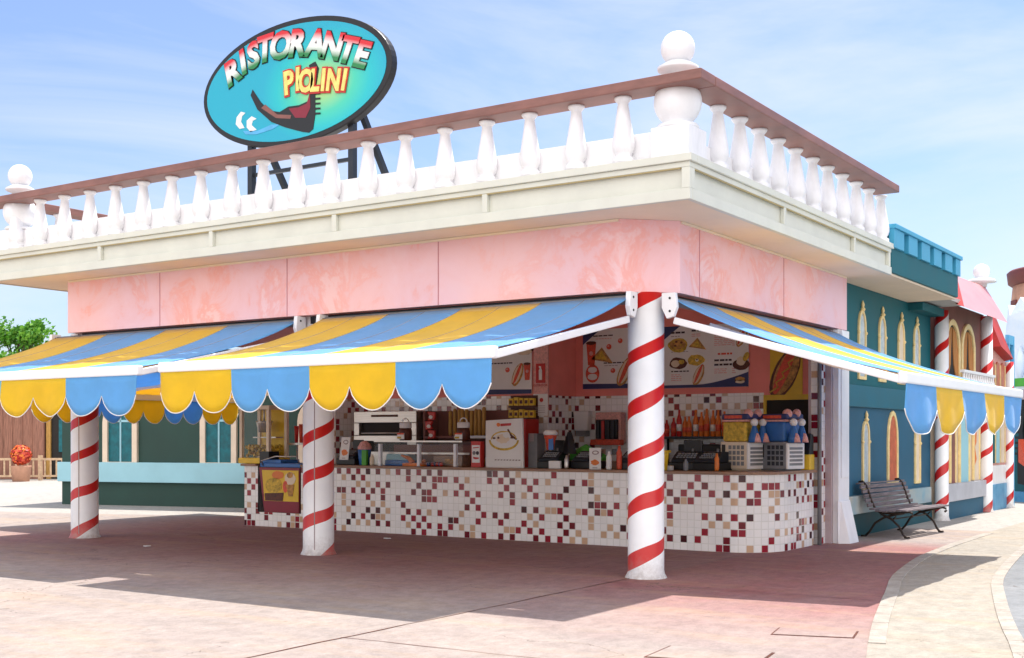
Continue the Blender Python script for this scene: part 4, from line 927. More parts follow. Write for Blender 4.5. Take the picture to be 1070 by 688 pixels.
# ------------------------------------------------------------------ awnings
def awning(label, origin, ang, W, L_, zt, zb, cols, arms=(0, 1), drop=.46, lean=.0, lobes=2):
    """local frame: u along the wall 0..W, v outward 0..L. cols = colour index per stripe"""
    t = thing('striped_awning', label, 'awning', origin, ang, 'yellow and blue scalloped awnings')
    ns = len(cols); per = 10; nu = ns * per; nv = 18
    sag = lambda s, u: -.095 * math.sin(PI * s ** .8) * (1 + .10 * math.sin(u * 5 + 1)) + .006 * math.sin(u * 17 + s * 6) * math.sin(PI * s)
    for ends in (0,):
        bm = NB(); G = []
        for j in range(nv + 1):
            s = j / nv
            G.append([bm.verts.new((W * i / nu, -.03 - (L_ - .03) * s, zt + (zb - zt) * s + sag(s, W * i / nu))) for i in range(nu + 1)])
        for j in range(nv):
            for i in range(nu):
                f = bm.faces.new((G[j][i], G[j][i + 1], G[j + 1][i + 1], G[j + 1][i])); f.material_index = cols[i // per]; f.smooth = True
        o = obj('canopy', bm, ['yellow', 'blue'], t, fix=False)
        so = o.modifiers.new('thick', 'SOLIDIFY'); so.thickness = .004
    bm = NB()
    for k in range(1, ns * 2):
        pts_ = [(W * k / (ns * 2), -.03 - (L_ - .03) * j / 18, zt + (zb - zt) * j / 18 + sag(j / 18, W * k / (ns * 2)) + .004) for j in range(19)]
        tube(bm, pts_, .0035, 4)
    obj('seam', bm, 'textg', o)
    # front bar
    bm = NB(); box(bm, -.03, W + .03, -L_ - .06, -L_ + .03, zb - .10, zb + .015); obj('front_bar', bm, 'awnwhite', t, bevel=.018)
    # valance
    bm = NB(); n = ns * lobes; per = 32 // lobes; edge = []; cols_v = []
    zt_v = zb - .09
    sw = W / n
    for i in range(n * per + 1):
        u = W * i / (n * per); fx = (i % per) / per
        dz = drop * (.50 + .50 * (abs(math.sin(PI * fx)) ** .62))
        if i % per == 0: dz = drop * .50
        ph = random.random() * 0 + u * 2.3 + origin[0]
        rows = []
        for j in range(6):
            s = j / 5
            wv = (.018 * math.sin(ph * 2.1) + .012 * math.sin(ph * 5.3 + 1)) * s
            rows.append(bm.verts.new((u, -L_ - .045 + wv + lean * s, zt_v - dz * s)))
        cols_v.append(rows); edge.append(rows[-1].co.copy())
    for i in range(n * per):
        for j in range(5):
            f = bm.faces.new((cols_v[i][j], cols_v[i + 1][j], cols_v[i + 1][j + 1], cols_v[i][j + 1])); f.smooth = True
            f.material_index = cols[min(ns - 1, (i // per) // lobes)]
    o = obj('valance', bm, ['yellow', 'blue'], t, fix=False); so = o.modifiers.new('thick', 'SOLIDIFY'); so.thickness = .004; so.offset = 0
    bm = NB(); tube(bm, [e + Vector((0, 0, .0)) for e in edge], .006, 6); obj('piping', bm, 'paper', o)
    # side arms
    for k in arms:
        u = -.0 if k == 0 else W
        bm = NB(); beam(bm, (u, -.05, zt - .24), (u, -L_ + .01, zb - .06), .05, .075); obj('arm', bm, 'awnwhite', t, bevel=.01)
    for u in (.9, W - .9):
        bm = NB(); beam(bm, (u, -.05, zt - .22), (u + (W / 2 - u) * .45, -L_ * .5, (zt + zb) / 2 - .24), .05, .05); beam(bm, (u + (W / 2 - u) * .45, -L_ * .5, (zt + zb) / 2 - .24), (u, -L_ + .03, zb - .07), .045, .045); obj('folding_arm', bm, 'awnwhite', t)
    # roller box and end plates
    bm = NB(); tube(bm, [(0.02, .03, zt - .02), (W - .02, .03, zt - .02)], .05, 14); obj('roller', bm, 'grey', t)
    for u in (-.02, W + .02):
        bm = NB(); slab_yz(bm, [(.08, zt + .06), (-.08, zt + .06), (-.10, zt - .10), (-.06, zt - .20), (.02, zt - .22), (.08, zt - .1)], u - .03, u + .03); p = obj('end_plate', bm, 'awnwhite', t, bevel=.006)
        bm = NB()
        for zz in (.0, -.14):
            s_ = u - .035; lathe_pts = [(.014 * math.cos(2 * PI * q / 8) - .02, zt + zz + .014 * math.sin(2 * PI * q / 8)) for q in range(8)]
            slab_yz(bm, lathe_pts, s_ , s_ + .07)
        obj('bolt', bm, 'black', p)
    return t
Y_, B_ = 0, 1
awning('long awning between the front and middle striped columns, yellow at its left end', (-4.46, -.33, 0), 0, 4.44, 2.59, 3.06, 2.36, [Y_, B_, Y_, B_])
awning('awning left of the middle striped column running out of the picture', (-9.95, -.33, 0), 0, 5.06, 2.56, 3.06, 2.345, [Y_, B_, Y_, B_, ][::1] + [], arms=(0, 1))
awning('awning on the right street side above the slush machines', (.33, -.07, 0), R(90), 5.45, 2.48, 3.05, 2.17, [B_, Y_, B_, Y_, B_], drop=.50, lobes=1)
awning('awning on the far left end wall glowing orange and deep blue against the light', (-9.68, 6.0, 0), R(-90), 4.9, 2.9, 3.05, 2.36, [Y_, B_, Y_, B_, Y_], arms=(0, 1))

# ------------------------------------------------------------------ sign on the roof
T = thing('restaurant_sign', 'oval teal restaurant sign with tricolour lettering on black legs above the balustrade', 'sign', (-6.10, .80, 6.64))
EW, EH = 1.84, .90
def ell(a, b, n=72): return [(a * math.cos(2 * PI * k / n), b * math.sin(2 * PI * k / n)) for k in range(n)]
bm = NB(); slab_xz(bm, ell(EW, EH), 0.0, .13); obj('rim', bm, 'black', T, bevel=.015)
def sign_face_mat():
    m = bpy.data.materials.new('sign_face_print'); m.use_nodes = True
    nt = m.node_tree; N = nt.nodes; L = nt.links; b = N['Principled BSDF']; b.inputs['Roughness'].default_value = .3
    tc = N.new('ShaderNodeTexCoord')
    mp = N.new('ShaderNodeMapping'); mp.inputs['Location'].default_value = (-.50, 0, .14); mp.inputs['Scale'].default_value = (.85, 0, 1.25)
    L.new(tc.outputs['Object'], mp.inputs['Vector'])
    ln = N.new('ShaderNodeVectorMath'); ln.operation = 'LENGTH'; L.new(mp.outputs[0], ln.inputs[0])
    r = N.new('ShaderNodeValToRGB'); e = r.color_ramp.elements
    e[0].position = .0; e[0].color = (.50, .62, .14, 1); e[1].position = 1.0; e[1].color = (.0, .36, .50, 1)
    for p, c in ((.25, (.28, .60, .24)), (.50, (.05, .55, .38)), (.75, (.0, .46, .50))):
        k = e.new(p); k.color = (*c, 1)
    L.new(ln.outputs['Value'], r.inputs['Fac']); L.new(r.outputs['Color'], b.inputs['Base Color'])
    return m
bm = NB(); slab_xz(bm, ell(EW - .09, EH - .08), -.006, -.0005); obj('face', bm, sign_face_mat(), T)
def tricolour():
    m = bpy.data.materials.new('tricolour_print'); m.use_nodes = True
    nt = m.node_tree; N = nt.nodes; L = nt.links; b = N['Principled BSDF']
    uv = N.new('ShaderNodeUVMap'); sp = N.new('ShaderNodeSeparateXYZ'); L.new(uv.outputs[0], sp.inputs[0])
    r = N.new('ShaderNodeValToRGB'); e = r.color_ramp.elements
    e[0].position = .12; e[0].color = (.01, .20, .05, 1); e[1].position = .88; e[1].color = (.62, .01, .02, 1)
    for p, c in ((.36, (.70, .76, .70, 1)), (.62, (.80, .74, .74, 1))):
        k = e.new(p); k.color = c
    L.new(sp.outputs[1], r.inputs['Fac']); L.new(r.outputs['Color'], b.inputs['Base Color']); b.inputs['Roughness'].default_value = .35
    return m
bmL = NB(); bmO = NB(); uvl = bmL.loops.layers.uv.verify()
word = [('R', -1.19, .35), ('I', -.97, .455), ('S', -.76, .52), ('T', -.50, .575), ('O', -.20, .565), ('R', .13, .54), ('A', .46, .48), ('N', .79, .38), ('T', 1.09, .27), ('E', 1.34, .165)]
for i, (ch, x, z) in enumerate(word):
    a_ = word[max(0, i - 1)]; b2 = word[min(len(word) - 1, i + 1)]
    ang = math.atan2(b2[2] - a_[2], b2[1] - a_[1]) * .85
    size = .53 - .008 * abs(i - 4)
    me = text_mesh('g', ch, size, .006, .12, .022)
    xs = [v.co.x for v in me.vertices]; ys = [v.co.y for v in me.vertices]; cx = (min(xs) + max(xs)) / 2; cy = (min(ys) + max(ys)) / 2; y0, y1 = min(ys), max(ys)
    Mx = Matrix.Translation((x, -.020, z)) @ Matrix.Rotation(-ang, 4, 'Y') @ STAND @ Matrix.Diagonal((.98, 1, 1, 1)) @ Matrix.Translation((-cx, -cy, 0))
    me.transform(Mx); nf = len(bmL.faces); bmL.from_mesh(me); bpy.data.meshes.remove(me); bmL.faces.ensure_lookup_table()
    Mi = Mx.inverted(); uvl = bmL.loops.layers.uv.verify()
    for f in bmL.faces[nf:]:
        for lp in f.loops: lp[uvl].uv = (0, ((Mi @ lp.vert.co).y - y0) / (y1 - y0))
    add_text(bmO, ch, size, .003, Matrix.Translation((x, -.011, z)) @ Matrix.Rotation(-ang, 4, 'Y') @ STAND @ Matrix.Diagonal((.98, 1, 1, 1)) @ Matrix.Translation((-cx, -cy, 0)), 0, .12, .036)
obj('lettering_outline', bmO, 'black', T, fix=False); obj('lettering', bmL, tricolour(), T, fix=False)
M['sunyellow'] = mat('pale_yellow_letters', (.86, .72, .20), .4, .15, 10)
bm1 = NB(); bm2 = NB()
w2 = [('P', -.03, .0, .08), ('I', .14, .02, .0), ('O', .30, -.03, -.04), ('L', .48, -.05, -.1), ('I', .63, -.07, -.12), ('N', .82, -.10, -.16), ('I', 1.02, -.13, -.22)]
for i, (ch, x, z, a) in enumerate(w2):
    s = .46 - .01 * i
    me = text_mesh('g', ch, s, .001); xs = [v.co.x for v in me.vertices]; ys = [v.co.y for v in me.vertices]; cx = (min(xs) + max(xs)) / 2; cy = (min(ys) + max(ys)) / 2; bpy.data.meshes.remove(me)
    for b_m, y, off, ex in ((bm1, -.030, .016, .006), (bm2, -.020, .042, .004)):
        add_text(b_m, ch, s, ex, Matrix.Translation((x, y, z)) @ Matrix.Rotation(-a, 4, 'Y') @ STAND @ Matrix.Diagonal((.82, 1, 1, 1)) @ Matrix.Translation((-cx, -cy, 0)), 0, 0, off)
obj('name_outline', bm2, 'red', T, fix=False); obj('name_lettering', bm1, 'sunyellow', T, fix=False)
# painted boat and waves (no figure)
bm = NB()
hull = [(-.78, .02), (-.82, -.06), (-.68, -.29), (-.4, -.51), (-.12, -.63), (.21, -.74), (.34, -.77), (.42, -.73), (.46, -.53), (.46, -.21), (.53, .11), (.46, .22), (.34, .19), (.38, .04), (.38, -.17), (.31, -.32), (.15, -.35), (-.06, -.34), (-.23, -.39), (-.45, -.34), (-.62, -.18)]
slab_xz(bm, hull, -.013, -.0065, 0)
slab_xz(bm, [(-.05, -.37), (.14, -.38), (.30, -.35), (.36, -.20), (.37, -.42), (.28, -.55), (.08, -.52)], -.016, -.0135, 1)
for k in range(5): slab_xz(bm, [(.44, -.22 - .07 * k), (.56, -.235 - .07 * k), (.56, -.26 - .07 * k), (.44, -.25 - .07 * k)], -.016, -.0135, 0)
slab_xz(bm, [(-.60, -.28), (-.30, -.47), (-.02, -.52), (.0, -.47), (-.28, -.42), (-.52, -.24)], -.016, -.0135, 2)
obj('boat_picture', bm, ['black', 'maroon', 'brownwall'], T)
bm = NB()
slab_xz(bm, [(-1.13, -.44), (-1.11, -.34), (-1.02, -.27), (-.93, -.30), (-1.0, -.34), (-1.02, -.42), (-.95, -.52), (-1.05, -.52)], -.013, -.0065, 0)
slab_xz(bm, [(-.90, -.52), (-.90, -.42), (-.80, -.37), (-.70, -.42), (-.78, -.44), (-.80, -.50), (-.70, -.58), (-.82, -.60)], -.013, -.0065, 0)
slab_xz(bm, [(-.98, -.56), (-.68, -.60), (-.40, -.55), (-.22, -.57), (-.38, -.62), (-.70, -.65), (-.92, -.62)], -.013, -.0065, 1)
obj('wave_picture', bm, ['paper', 'skyblue'], T)
# supports
def leg(pts, w=.07):
    bm = NB()
    for a, b in zip(pts, pts[1:]): beam(bm, a, b, w, w)
    return bm
for x in (-.93, 1.04):
    obj('post', leg([(x, .12, -.70), (x, .12, -2.27)], .09), 'darkmetal', T)
    obj('rear_strut', leg([(x, .2, -.35), (x, 1.5, -2.27)], .08), 'darkmetal', T)
    obj('brace', leg([(x, .12, -1.9), (x, 1.1, -1.55)], .06), 'darkmetal', T)
obj('cross_bar', leg([(-.93, .14, -1.2), (1.04, .14, -1.2)], .05), 'darkmetal', T)

# ------------------------------------------------------------------ teal building to the right
TB = thing('teal_building', 'teal shop wing with crenellated turquoise parapet and narrow gold windows', 'building')
TX = .15
bm = NB(); box(bm, -8.4, TX, 5.91, 11.15, 2.36, 3.915); obj('upper_wall', bm, 'tealU', TB)
bm = NB(); box(bm, -8.4, TX - .001, 5.91, 11.15, .0, 2.02); obj('lower_wall', bm, 'tealL', TB)
bm = NB(); box(bm, -8.4, TX + .05, 5.90, 11.16, 2.0205, 2.3595); obj('band', bm, 'tealband', TB, bevel=.01)
bm = NB(); box(bm, TX, TX + .10, 5.92, 10.85, .36, .64); obj('ledge', bm, 'marble', TB, bevel=.01)
bm = NB(); box(bm, TX, TX + .03, 5.92, 11.15, .0, .358); obj('base', bm, 'tealdark', TB)
bm = NB(); box(bm, -8.4, .96, 5.771, 9.67, 3.92, 3.95); obj('soffit', bm, 'soffit', TB)
bm = NB(); box(bm, .80, 1.0, 5.79, 9.68, 3.951, 4.31); box(bm, .85, .96, 5.79, 9.66, 4.3105, 4.60); box(bm, -8.4, .80, 9.48, 9.68, 3.951, 4.60); obj('parapet', bm, 'tealU', TB, bevel=.006)
bm = NB(); box(bm, -8.4, .799, 5.8, 11.1, 3.951, 4.02); obj('roof', bm, 'roof', TB)
bm = NB()
edges = [5.79]
for y in (6.42, 7.14, 7.86, 8.56, 9.26): edges += [y - .12, y + .12]
edges.append(9.69)
for a, b in zip(edges[::2], edges[1::2]): box(bm, .961, 1.04, a, b, 4.3105, 4.585)
box(bm, .84, 1.07, 5.78, 9.72, 4.586, 4.65)
obj('crenellation', bm, 'turq', TB, bevel=.006)
bm = NB(); box(bm, TX - .05, .40, 9.70, 11.18, 3.78, 3.92); obj('eave', bm, 'tealU', TB, bevel=.01)
def gothic(y, z0, z1, w, parent, pane='pane', spire=True):
    n = 8; zs = z1 - w * .9
    arch = [(w / 2 * math.cos(PI * k / n) , zs + (z1 - zs) * math.sin(PI * k / n) ** (.8 if spire else 1)) for k in range(n + 1)]
    outer = [(y - w / 2, z0)] + [(y + w / 2, z0)] + [(y + a, z) for a, z in arch]
    g = .05 if w < .4 else .07
    wi = w - 2 * g
    inner = [(y - wi / 2, z0 + g), (y + wi / 2, z0 + g)] + [(y + a * wi / w, zs + (z - zs) * .85) for a, z in arch]
    bm = NB(); ring_yz(bm, outer, inner, TX - .01, TX + .030)
    if spire:
        lathe(bm, [(.028, z1 - .02), (.045, z1 + .01), (.02, z1 + .04), (.03, z1 + .08), (.006, z1 + .15)], TX + .025, y, 10)
        for s in (-1, 1): lathe(bm, sphere_prof(.030, zs - .02, 6), TX + .02, y + s * (w / 2 - .01), 8)
    f = obj('window', bm, 'gold', parent, bevel=.008)
    bm = NB(); slab_yz(bm, inner, TX + .002, TX + .012); obj('pane', bm, pane, f)
    return f
for y in (7.07, 8.13, 9.22, 10.18): gothic(y, 2.46, 3.56, .38, TB, 'pane' if y != 9.22 else 'creamp')
gothic(7.26, .70, 1.82, .36, TB); gothic(8.72, .74, 2.0, .60, TB, 'redpane', False); gothic(10.24, .72, 1.78, .36, TB, 'creamp')
column(TB, .33, 11.25, .125, 3.9, .2, 24, False, .58)

# brown house with twin arches
BH = thing('brown_house', 'brown facade with two gold arched windows, a small white balcony and pale pink hood', 'building')
X2 = .33; ya, yb = 11.30, 14.62
bm = NB(); box(bm, -6, X2, ya, yb, 2.3, 4.10); obj('upper_wall', bm, 'brownwall', BH)
bm = NB(); box(bm, -6, X2, ya, yb, .0, 2.299); obj('lower_wall', bm, 'framecream', BH)
bm = NB(); box(bm, X2, X2 + .12, ya, yb, .34, .67); obj('ledge', bm, 'greyband', BH, bevel=.01)
bm = NB(); box(bm, X2, X2 + .06, ya, yb, .0, .338); obj('base', bm, 'tealL', BH)
def arch_win(y, w, z0, z1, parent):
    n = 14; zs = z1 - w / 2
    arch = [(math.cos(PI * k / n), math.sin(PI * k / n)) for k in range(n + 1)]
    outer = [(y - w / 2, z0), (y + w / 2, z0)] + [(y + a * w / 2, zs + b * w / 2) for a, b in arch]
    wi = w - .22
    inner = [(y - wi / 2, z0 + .02), (y + wi / 2, z0 + .02)] + [(y + a * wi / 2, zs + b * wi / 2) for a, b in arch]
    bm = NB(); ring_yz(bm, outer, inner, X2 - .02, X2 + .045); f = obj('arched_window', bm, 'gold', parent, bevel=.015)
    bm = NB(); slab_yz(bm, inner, X2 + .001, X2 + .006); obj('pane', bm, 'dark', f)
    for s in (-1, 1):
        bm = NB(); slab_yz(bm, [(y + s * wi / 2, z0 + .02), (y + s * wi / 2, zs), (y + s * wi * .32, zs + wi * .36), (y + s * .03, zs + wi * .45), (y + s * wi * .13, zs - .3), (y + s * wi * .36, z0 + .02)][::s], X2 + .0065, X2 + .02); obj('curtain', bm, 'curtain', f)
arch_win(11.95, 1.12, 2.60, 3.80, BH); arch_win(13.18, 1.12, 2.60, 3.80, BH)
bm = NB(); box(bm, X2, X2 + .35, 11.5, 14.1, 2.46, 2.53); box(bm, X2 + .27, X2 + .35, 11.5, 14.1, 2.76, 2.81)
for k in range(14): lathe(bm, [(.035, 2.53), (.045, 2.60), (.02, 2.70), (.03, 2.76)], X2 + .31, 11.6 + .187 * k, 8)
obj('balcony', bm, 'white', BH)
for y, w, m in ((11.95, .40, 'brownwall'), (12.85, .74, 'lightblue'), (13.85, .50, 'framecream')):
    bm = NB(); box(bm, X2 + .002, X2 + .03, y - w / 2, y + w / 2, .672, 2.2); f = obj('pilaster', bm, m, BH)
    for s in (-1, 1): bm = NB(); box(bm, X2 + .002, X2 + .05, y + s * w / 2 - .04, y + s * w / 2 + .04, .60 if w > .5 else .68, 2.25); obj('moulding', bm, 'gold', f, bevel=.012)
bm = NB(); slab_yz(bm, [(13.62, 1.7), (13.86, 1.8), (13.84, 1.45), (13.70, 1.35), (13.86, 1.1), (13.66, .95), (13.72, 1.2), (13.64, 1.45)], X2 + .031, X2 + .036); obj('orange_mark', bm, 'orange', BH)
# hood
bm = NB()
P = [(.34, 11.2, 4.12), (.34, 15.0, 4.12), (.98, 13.75, 3.84), (.98, 10.2, 3.84), (.30, 12.5, 4.68), (.30, 14.9, 4.72)]
v = [bm.verts.new(p) for p in P]
bm.faces.new((v[3], v[2], v[5], v[4])).material_index = 0
bm.faces.new((v[0], v[3], v[4])).material_index = 1
bm.faces.new((v[2], v[1], v[5])).material_index = 1
bm.faces.new((v[0], v[1], v[2], v[3])).material_index = 2
bm.faces.new((v[0], v[4], v[5], v[1])).material_index = 0
obj('hood', bm, ['hoodpink', 'hoodred', 'mauve'], BH)
bm = NB(); lathe(bm, [(.10, 4.70), (.12, 4.78), (.30, 4.80), (.26, 4.86), (.10, 4.90)], 0, 0, 28); f = obj('finial', bm, 'white', BH); f.location = (.26, 14.75, 0)
bm = NB(); lathe(bm, sphere_prof(.17, 5.02, 12), 0, 0, 24); b = obj('ball', bm, 'white', f)
column(BH, .42, 14.45, .125, 4.05, .65, 24, False, .58)

# red hood house
RH = thing('red_hood_house', 'narrow pinkish facade with a red sloping hood and a painted water base', 'building')
X3 = .42; ya, yb = 14.63, 16.25
bm = NB(); box(bm, -6, X3, ya, yb, .95, 3.55); obj('upper_wall', bm, 'pinkf', RH)
bm = NB(); box(bm, -6, X3 + .02, ya, yb, .55, .949); obj('band', bm, 'white', RH)
bm = NB(); box(bm, -6, X3 + .04, ya, yb, 0, .549); obj('water_base', bm, 'mural', RH)
for k in range(3):
    y = 14.95 + .47 * k; bm = NB(); slab_yz(bm, [(y - .16, 1.0), (y + .16, 1.0), (y + .16, 2.0), (y, 2.2), (y - .16, 2.0)], X3 + .001, X3 + .03); f = obj('panel', bm, ['tealpane', 'lightblue', 'framecream', 'tan'][k], RH)
    bm = NB(); box(bm, X3 + .002, X3 + .04, y + .18, y + .24, 1.0, 3.1); obj('moulding', bm, 'gold', f)
    n = 8; bm = NB(); slab_yz(bm, [(y - .16, 2.5), (y + .16, 2.5)] + [(y + .16 * math.cos(PI * q / n), 3.0 + .16 * math.sin(PI * q / n)) for q in range(n + 1)], X3 + .001, X3 + .03); obj('window', bm, 'redpane', RH)
bm = NB(); v = [bm.verts.new(p) for p in [(.36, 14.8, 4.2), (.36, 15.6, 4.15), (.62, 16.1, 3.25), (.62, 14.9, 3.45), (.36, 14.8, 3.45), (.36, 16.2, 3.2)]]
for f_ in ((0, 3, 2, 1), (0, 4, 3), (1, 2, 5), (4, 5, 2, 3), (0, 1, 5, 4)): bm.faces.new([v[i] for i in f_])
obj('hood', bm, 'hoodred', RH)
column(RH, .50, 16.3, .09, 3.2, .4, 20, False, .58)
BP = thing('blue_panel_house', 'light blue framed facade at the far end of the street row', 'building')
bm = NB(); box(bm, -4, .42, 16.27, 16.9, 0, 3.7); obj('wall', bm, 'lightblue', BP)
bm = NB()
for y in (16.33, 16.80): box(bm, .421, .49, y, y + .09, 0, 3.8)
box(bm, .421, .485, 16.27, 16.9, 3.6, 3.8); box(bm, .421, .485, 16.27, 16.9, 2.2, 2.32); obj('frame', bm, 'skyblue', BP)
bm = NB(); box(bm, .4205, .44, 16.43, 16.79, 2.35, 3.55); obj('panel', bm, 'tealband', BP)
# gondola prow
G = thing('gondola_prow', 'black gondola prow ornament with red hull standing at the right edge', 'boat', (.20, 19.3, 0), R(-33.6))
bm = NB(); slab_xz(bm, [(-.10, .42), (.12, .40), (.10, 1.2), (.05, 1.7), (.10, 2.1), (.04, 2.46), (-.04, 2.40), (-.10, 2.1), (-.06, 1.7), (-.12, 1.2)], -.06, .06)
for k in range(6): box(bm, -.22, -.10, -.03, .03, 1.12 + .13 * k, 1.18 + .13 * k)
obj('prow_iron', bm, 'black', G)
bm = NB(); slab_xz(bm, [(.08, .45), (.9, .25), (1.7, .4), (1.7, 1.25), (.9, 1.05), (.3, 1.15), (.12, 1.5)], -.25, .25, 0); slab_xz(bm, [(.13, .95), (.5, .75), (1.7, .8), (1.7, 1.26), (.9, 1.06), (.3, 1.16), (.13, 1.5)], -.27, .27, 1); obj('hull', bm, ['black', 'redf'], G)
bm = NB(); box(bm, -.1, 1.7, -.3, .3, 0, .24); obj('water_stand', bm, 'mural', G)

# distant block, icy rock wall, tower
gx, gy = -.2, 31
FB = thing('far_green_shop', 'far shop front with green stripes and blue base at the right edge', 'building', (-.04, 19.9, 0), R(-33.6))
bm = NB(); box(bm, -.1, 9, 0, 3, 0, 1.9); obj('base', bm, 'tealU', FB)
bm = NB(); box(bm, -.12, 9, -.05, 3, 1.901, 2.3); box(bm, -.12, 9, -.05, 3, 2.8, 3.0); obj('green_band', bm, 'green', FB)
bm = NB(); box(bm, -.1, 9, .0, 3, 2.301, 2.799); obj('upper_wall', bm, 'white', FB)
for k in range(6): bm = NB(); box(bm, .0 + .5 * k, .28 + .5 * k, -.03, .0, 2.36, 2.72); obj('window', bm, 'mauve', FB)
IR = NB()
outl = [(-1.6, 0)]
random.seed(3)
xx = -1.6; z = 4.4
pts = []
while xx < 9:
    pts.append((xx, 3.9 + 1.5 * min(1, (xx + 1.6) / .6) + random.uniform(-.1, .45))); xx += random.uniform(.12, .3)
    pts.append((xx, 3.6 + 1.5 * min(1, (xx + 1.6) / .6) + random.uniform(-.1, .2))); xx += random.uniform(.12, .3)
outl += [(9, 0)] + pts[::-1]
slab_xz(IR, outl, 0, 1.6)
for v_ in IR.verts: v_.co.y += .25 * noise.noise(v_.co * 1.7)
for k in range(26):
    x = -1.2 + random.random() * 8; z = random.uniform(2.2, 5.0); tube(IR, [(x, -.02, z), (x + random.uniform(-.1, .1), -.10, z - .5), (x, -.02, z - 1.1)], [.02, .16, .02], 7)
ir = obj('icy_rock_wall', IR, 'ice'); ir.location = (-.15, 23.55, 0); ir.rotation_euler = (0, 0, R(-33.6)); tag(ir, 'jagged white and blue icy rock wall below the terracotta tower', 'rock wall')
TW = thing('terracotta_tower', 'round terracotta tower with a dark maroon rim behind the icy wall', 'tower', (-.30, 30.65, 0))
bm = NB(); lathe(bm, [(2.1, 0), (2.0, 6), (1.95, 6.5)], 0, 0, 48); obj('shaft', bm, 'terra', TW)
bm = NB(); lathe(bm, [(1.95, 6.45), (2.1, 6.55), (2.14, 6.88), (2.06, 6.95)], 0, 0, 48); obj('rim', bm, 'terradark', TW)
bm = NB()
for a, z in ((-150, 5.9), (-144, 5.72), (-120, 5.95), (-90, 5.7)):
    c, s = math.cos(R(a)), math.sin(R(a)); beam(bm, (1.99 * c - .22 * s, 1.99 * s + .22 * c, z), (1.99 * c + .22 * s, 1.99 * s - .22 * c, z), .12, .13)
obj('slot', bm, 'terradark', TW)

# ------------------------------------------------------------------ left background
GB = thing('green_building', 'low dark green building with a light blue band behind the left column', 'building', (-18.05, 5.67, 0), math.atan2(1.24, 4.61))
Wg = 9.0
bm = NB(); box(bm, 0, Wg, 0, 3.5, .98, 3.0); obj('wall', bm, 'greenwall', GB)
bm = NB(); box(bm, 0, Wg, 0.0, 3.5, 0, .529); obj('base', bm, 'greenwall', GB)
bm = NB(); box(bm, -.06, Wg + .02, -.10, 3.5, .53, .979); obj('band', bm, 'lightblue', GB, bevel=.012)
bm = NB(); box(bm, -.2, Wg, -.2, 3.6, 3.0, 3.12); obj('roof', bm, 'roof', GB)
def gwin(x, w, z0, z1):
    n = 10; zs = z1 - w * .5
    A = [(math.cos(PI * k / n), math.sin(PI * k / n)) for k in range(n + 1)]
    outer = [(x - w / 2, z0), (x + w / 2, z0)] + [(x + a * w / 2, zs + b * w * .5) for a, b in A]; wi = w - .26
    inner = [(x - wi / 2, z0 + .01), (x + wi / 2, z0 + .01)] + [(x + a * wi / 2, zs + b * wi * .5) for a, b in A]
    bm = NB(); n_ = len(outer)
    a0 = [[bm.verts.new((p[0], y, p[1])) for p in Q] for y in (-.07, .01) for Q in (outer, inner)]
    for k in range(n_):
        j = (k + 1) % n_
        for q in ((a0[0][k], a0[0][j], a0[1][j], a0[1][k]), (a0[2][k], a0[2][j], a0[0][j], a0[0][k]), (a0[1][k], a0[1][j], a0[3][j], a0[3][k])): bm.faces.new(q)
    f = obj('window', bm, 'framecream', GB)
    bm = NB(); slab_xz(bm, inner, -.02, -.004); obj('pane', bm, 'tealpane', f)
    bm = NB(); box(bm, x - .02, x + .02, -.035, -.021, z0, z1 - .1); box(bm, x - wi / 2, x + wi / 2, -.035, -.021, zs, zs + .05); obj('glazing_bar', bm, 'lightblue', f)
gwin(1.62, .92, .98, 2.35); gwin(4.18, .92, .98, 2.35); gwin(6.6, .92, .98, 2.35)
# barn and fence
BN = thing('wooden_barn', 'reddish brown board building beyond the left fence', 'building', (-36, 14.0, 0), R(33.6))
bm = NB(); box(bm, -14, 3.4, 0, 5, 0, 3.15); obj('wall', bm, 'barn', BN)
bm = NB()
for k in range(48): box(bm, -14 + .36 * k, -13.95 + .36 * k, -.03, -.001, 0, 3.1)
obj('batten', bm, 'barn', BN)
bm = NB(); v = [bm.verts.new(p) for p in ((-14.2, -.4, 3.1), (3.7, -.4, 3.1), (3.7, 2.5, 3.9), (-14.2, 2.5, 3.9), (3.7, 5.4, 3.1), (-14.2, 5.4, 3.1))]
for f_ in ((0, 1, 2, 3), (3, 2, 4, 5), (0, 3, 5), (1, 4, 2), (0, 5, 4, 1)): bm.faces.new([v[i] for i in f_])
obj('roof', bm, 'terradark', BN)
bm = NB(); box(bm, 3.401, 6.0, .2, 5, 0, 3.0); obj('annex', bm, 'dark', BN)
bm = NB(); box(bm, 3.9, 4.6, .15, .199, 1.0, 2.2); obj('window', bm, 'tealpane', BN)
for x in (3.45, 5.2): bm = NB(); box(bm, x, x + .16, .1, .199, 0, 3.0); obj('post', bm, 'tan', BN)
FE = thing('picket_fence', 'pale wooden rail fence in front of the brown barn', 'fence', (-33.6, 13.6, 0), R(40))
bm = NB(); box(bm, -12, 6, -.03, .03, .72, .80); box(bm, -12, 6, -.03, .03, .12, .19); obj('rail', bm, 'fencewood', FE)
bm = NB()
for k in range(90): box(bm, -12 + .2 * k, -11.95 + .2 * k, -.02, .02, .19, .72)
obj('pickets', bm, 'fencewood', FE)
for k in range(10): bm = NB(); box(bm, -12 + 2 * k, -11.87 + 2 * k, -.06, .06, 0, .9); obj('post', bm, 'fencewood', FE)
bm = NB(); lathe(bm, [(.28, 0), (.34, .5), (.36, .55)], 0, 0, 18); t = thing('figure_standin', 'terracotta pot with a red ball shrub standing in for a figure by the wooden fence', 'figure_standin', (-31.65, 13.9, 0)); obj('pot', bm, 'terra', t)  # potted shrub made up in place of a standing figure
bm = NB()
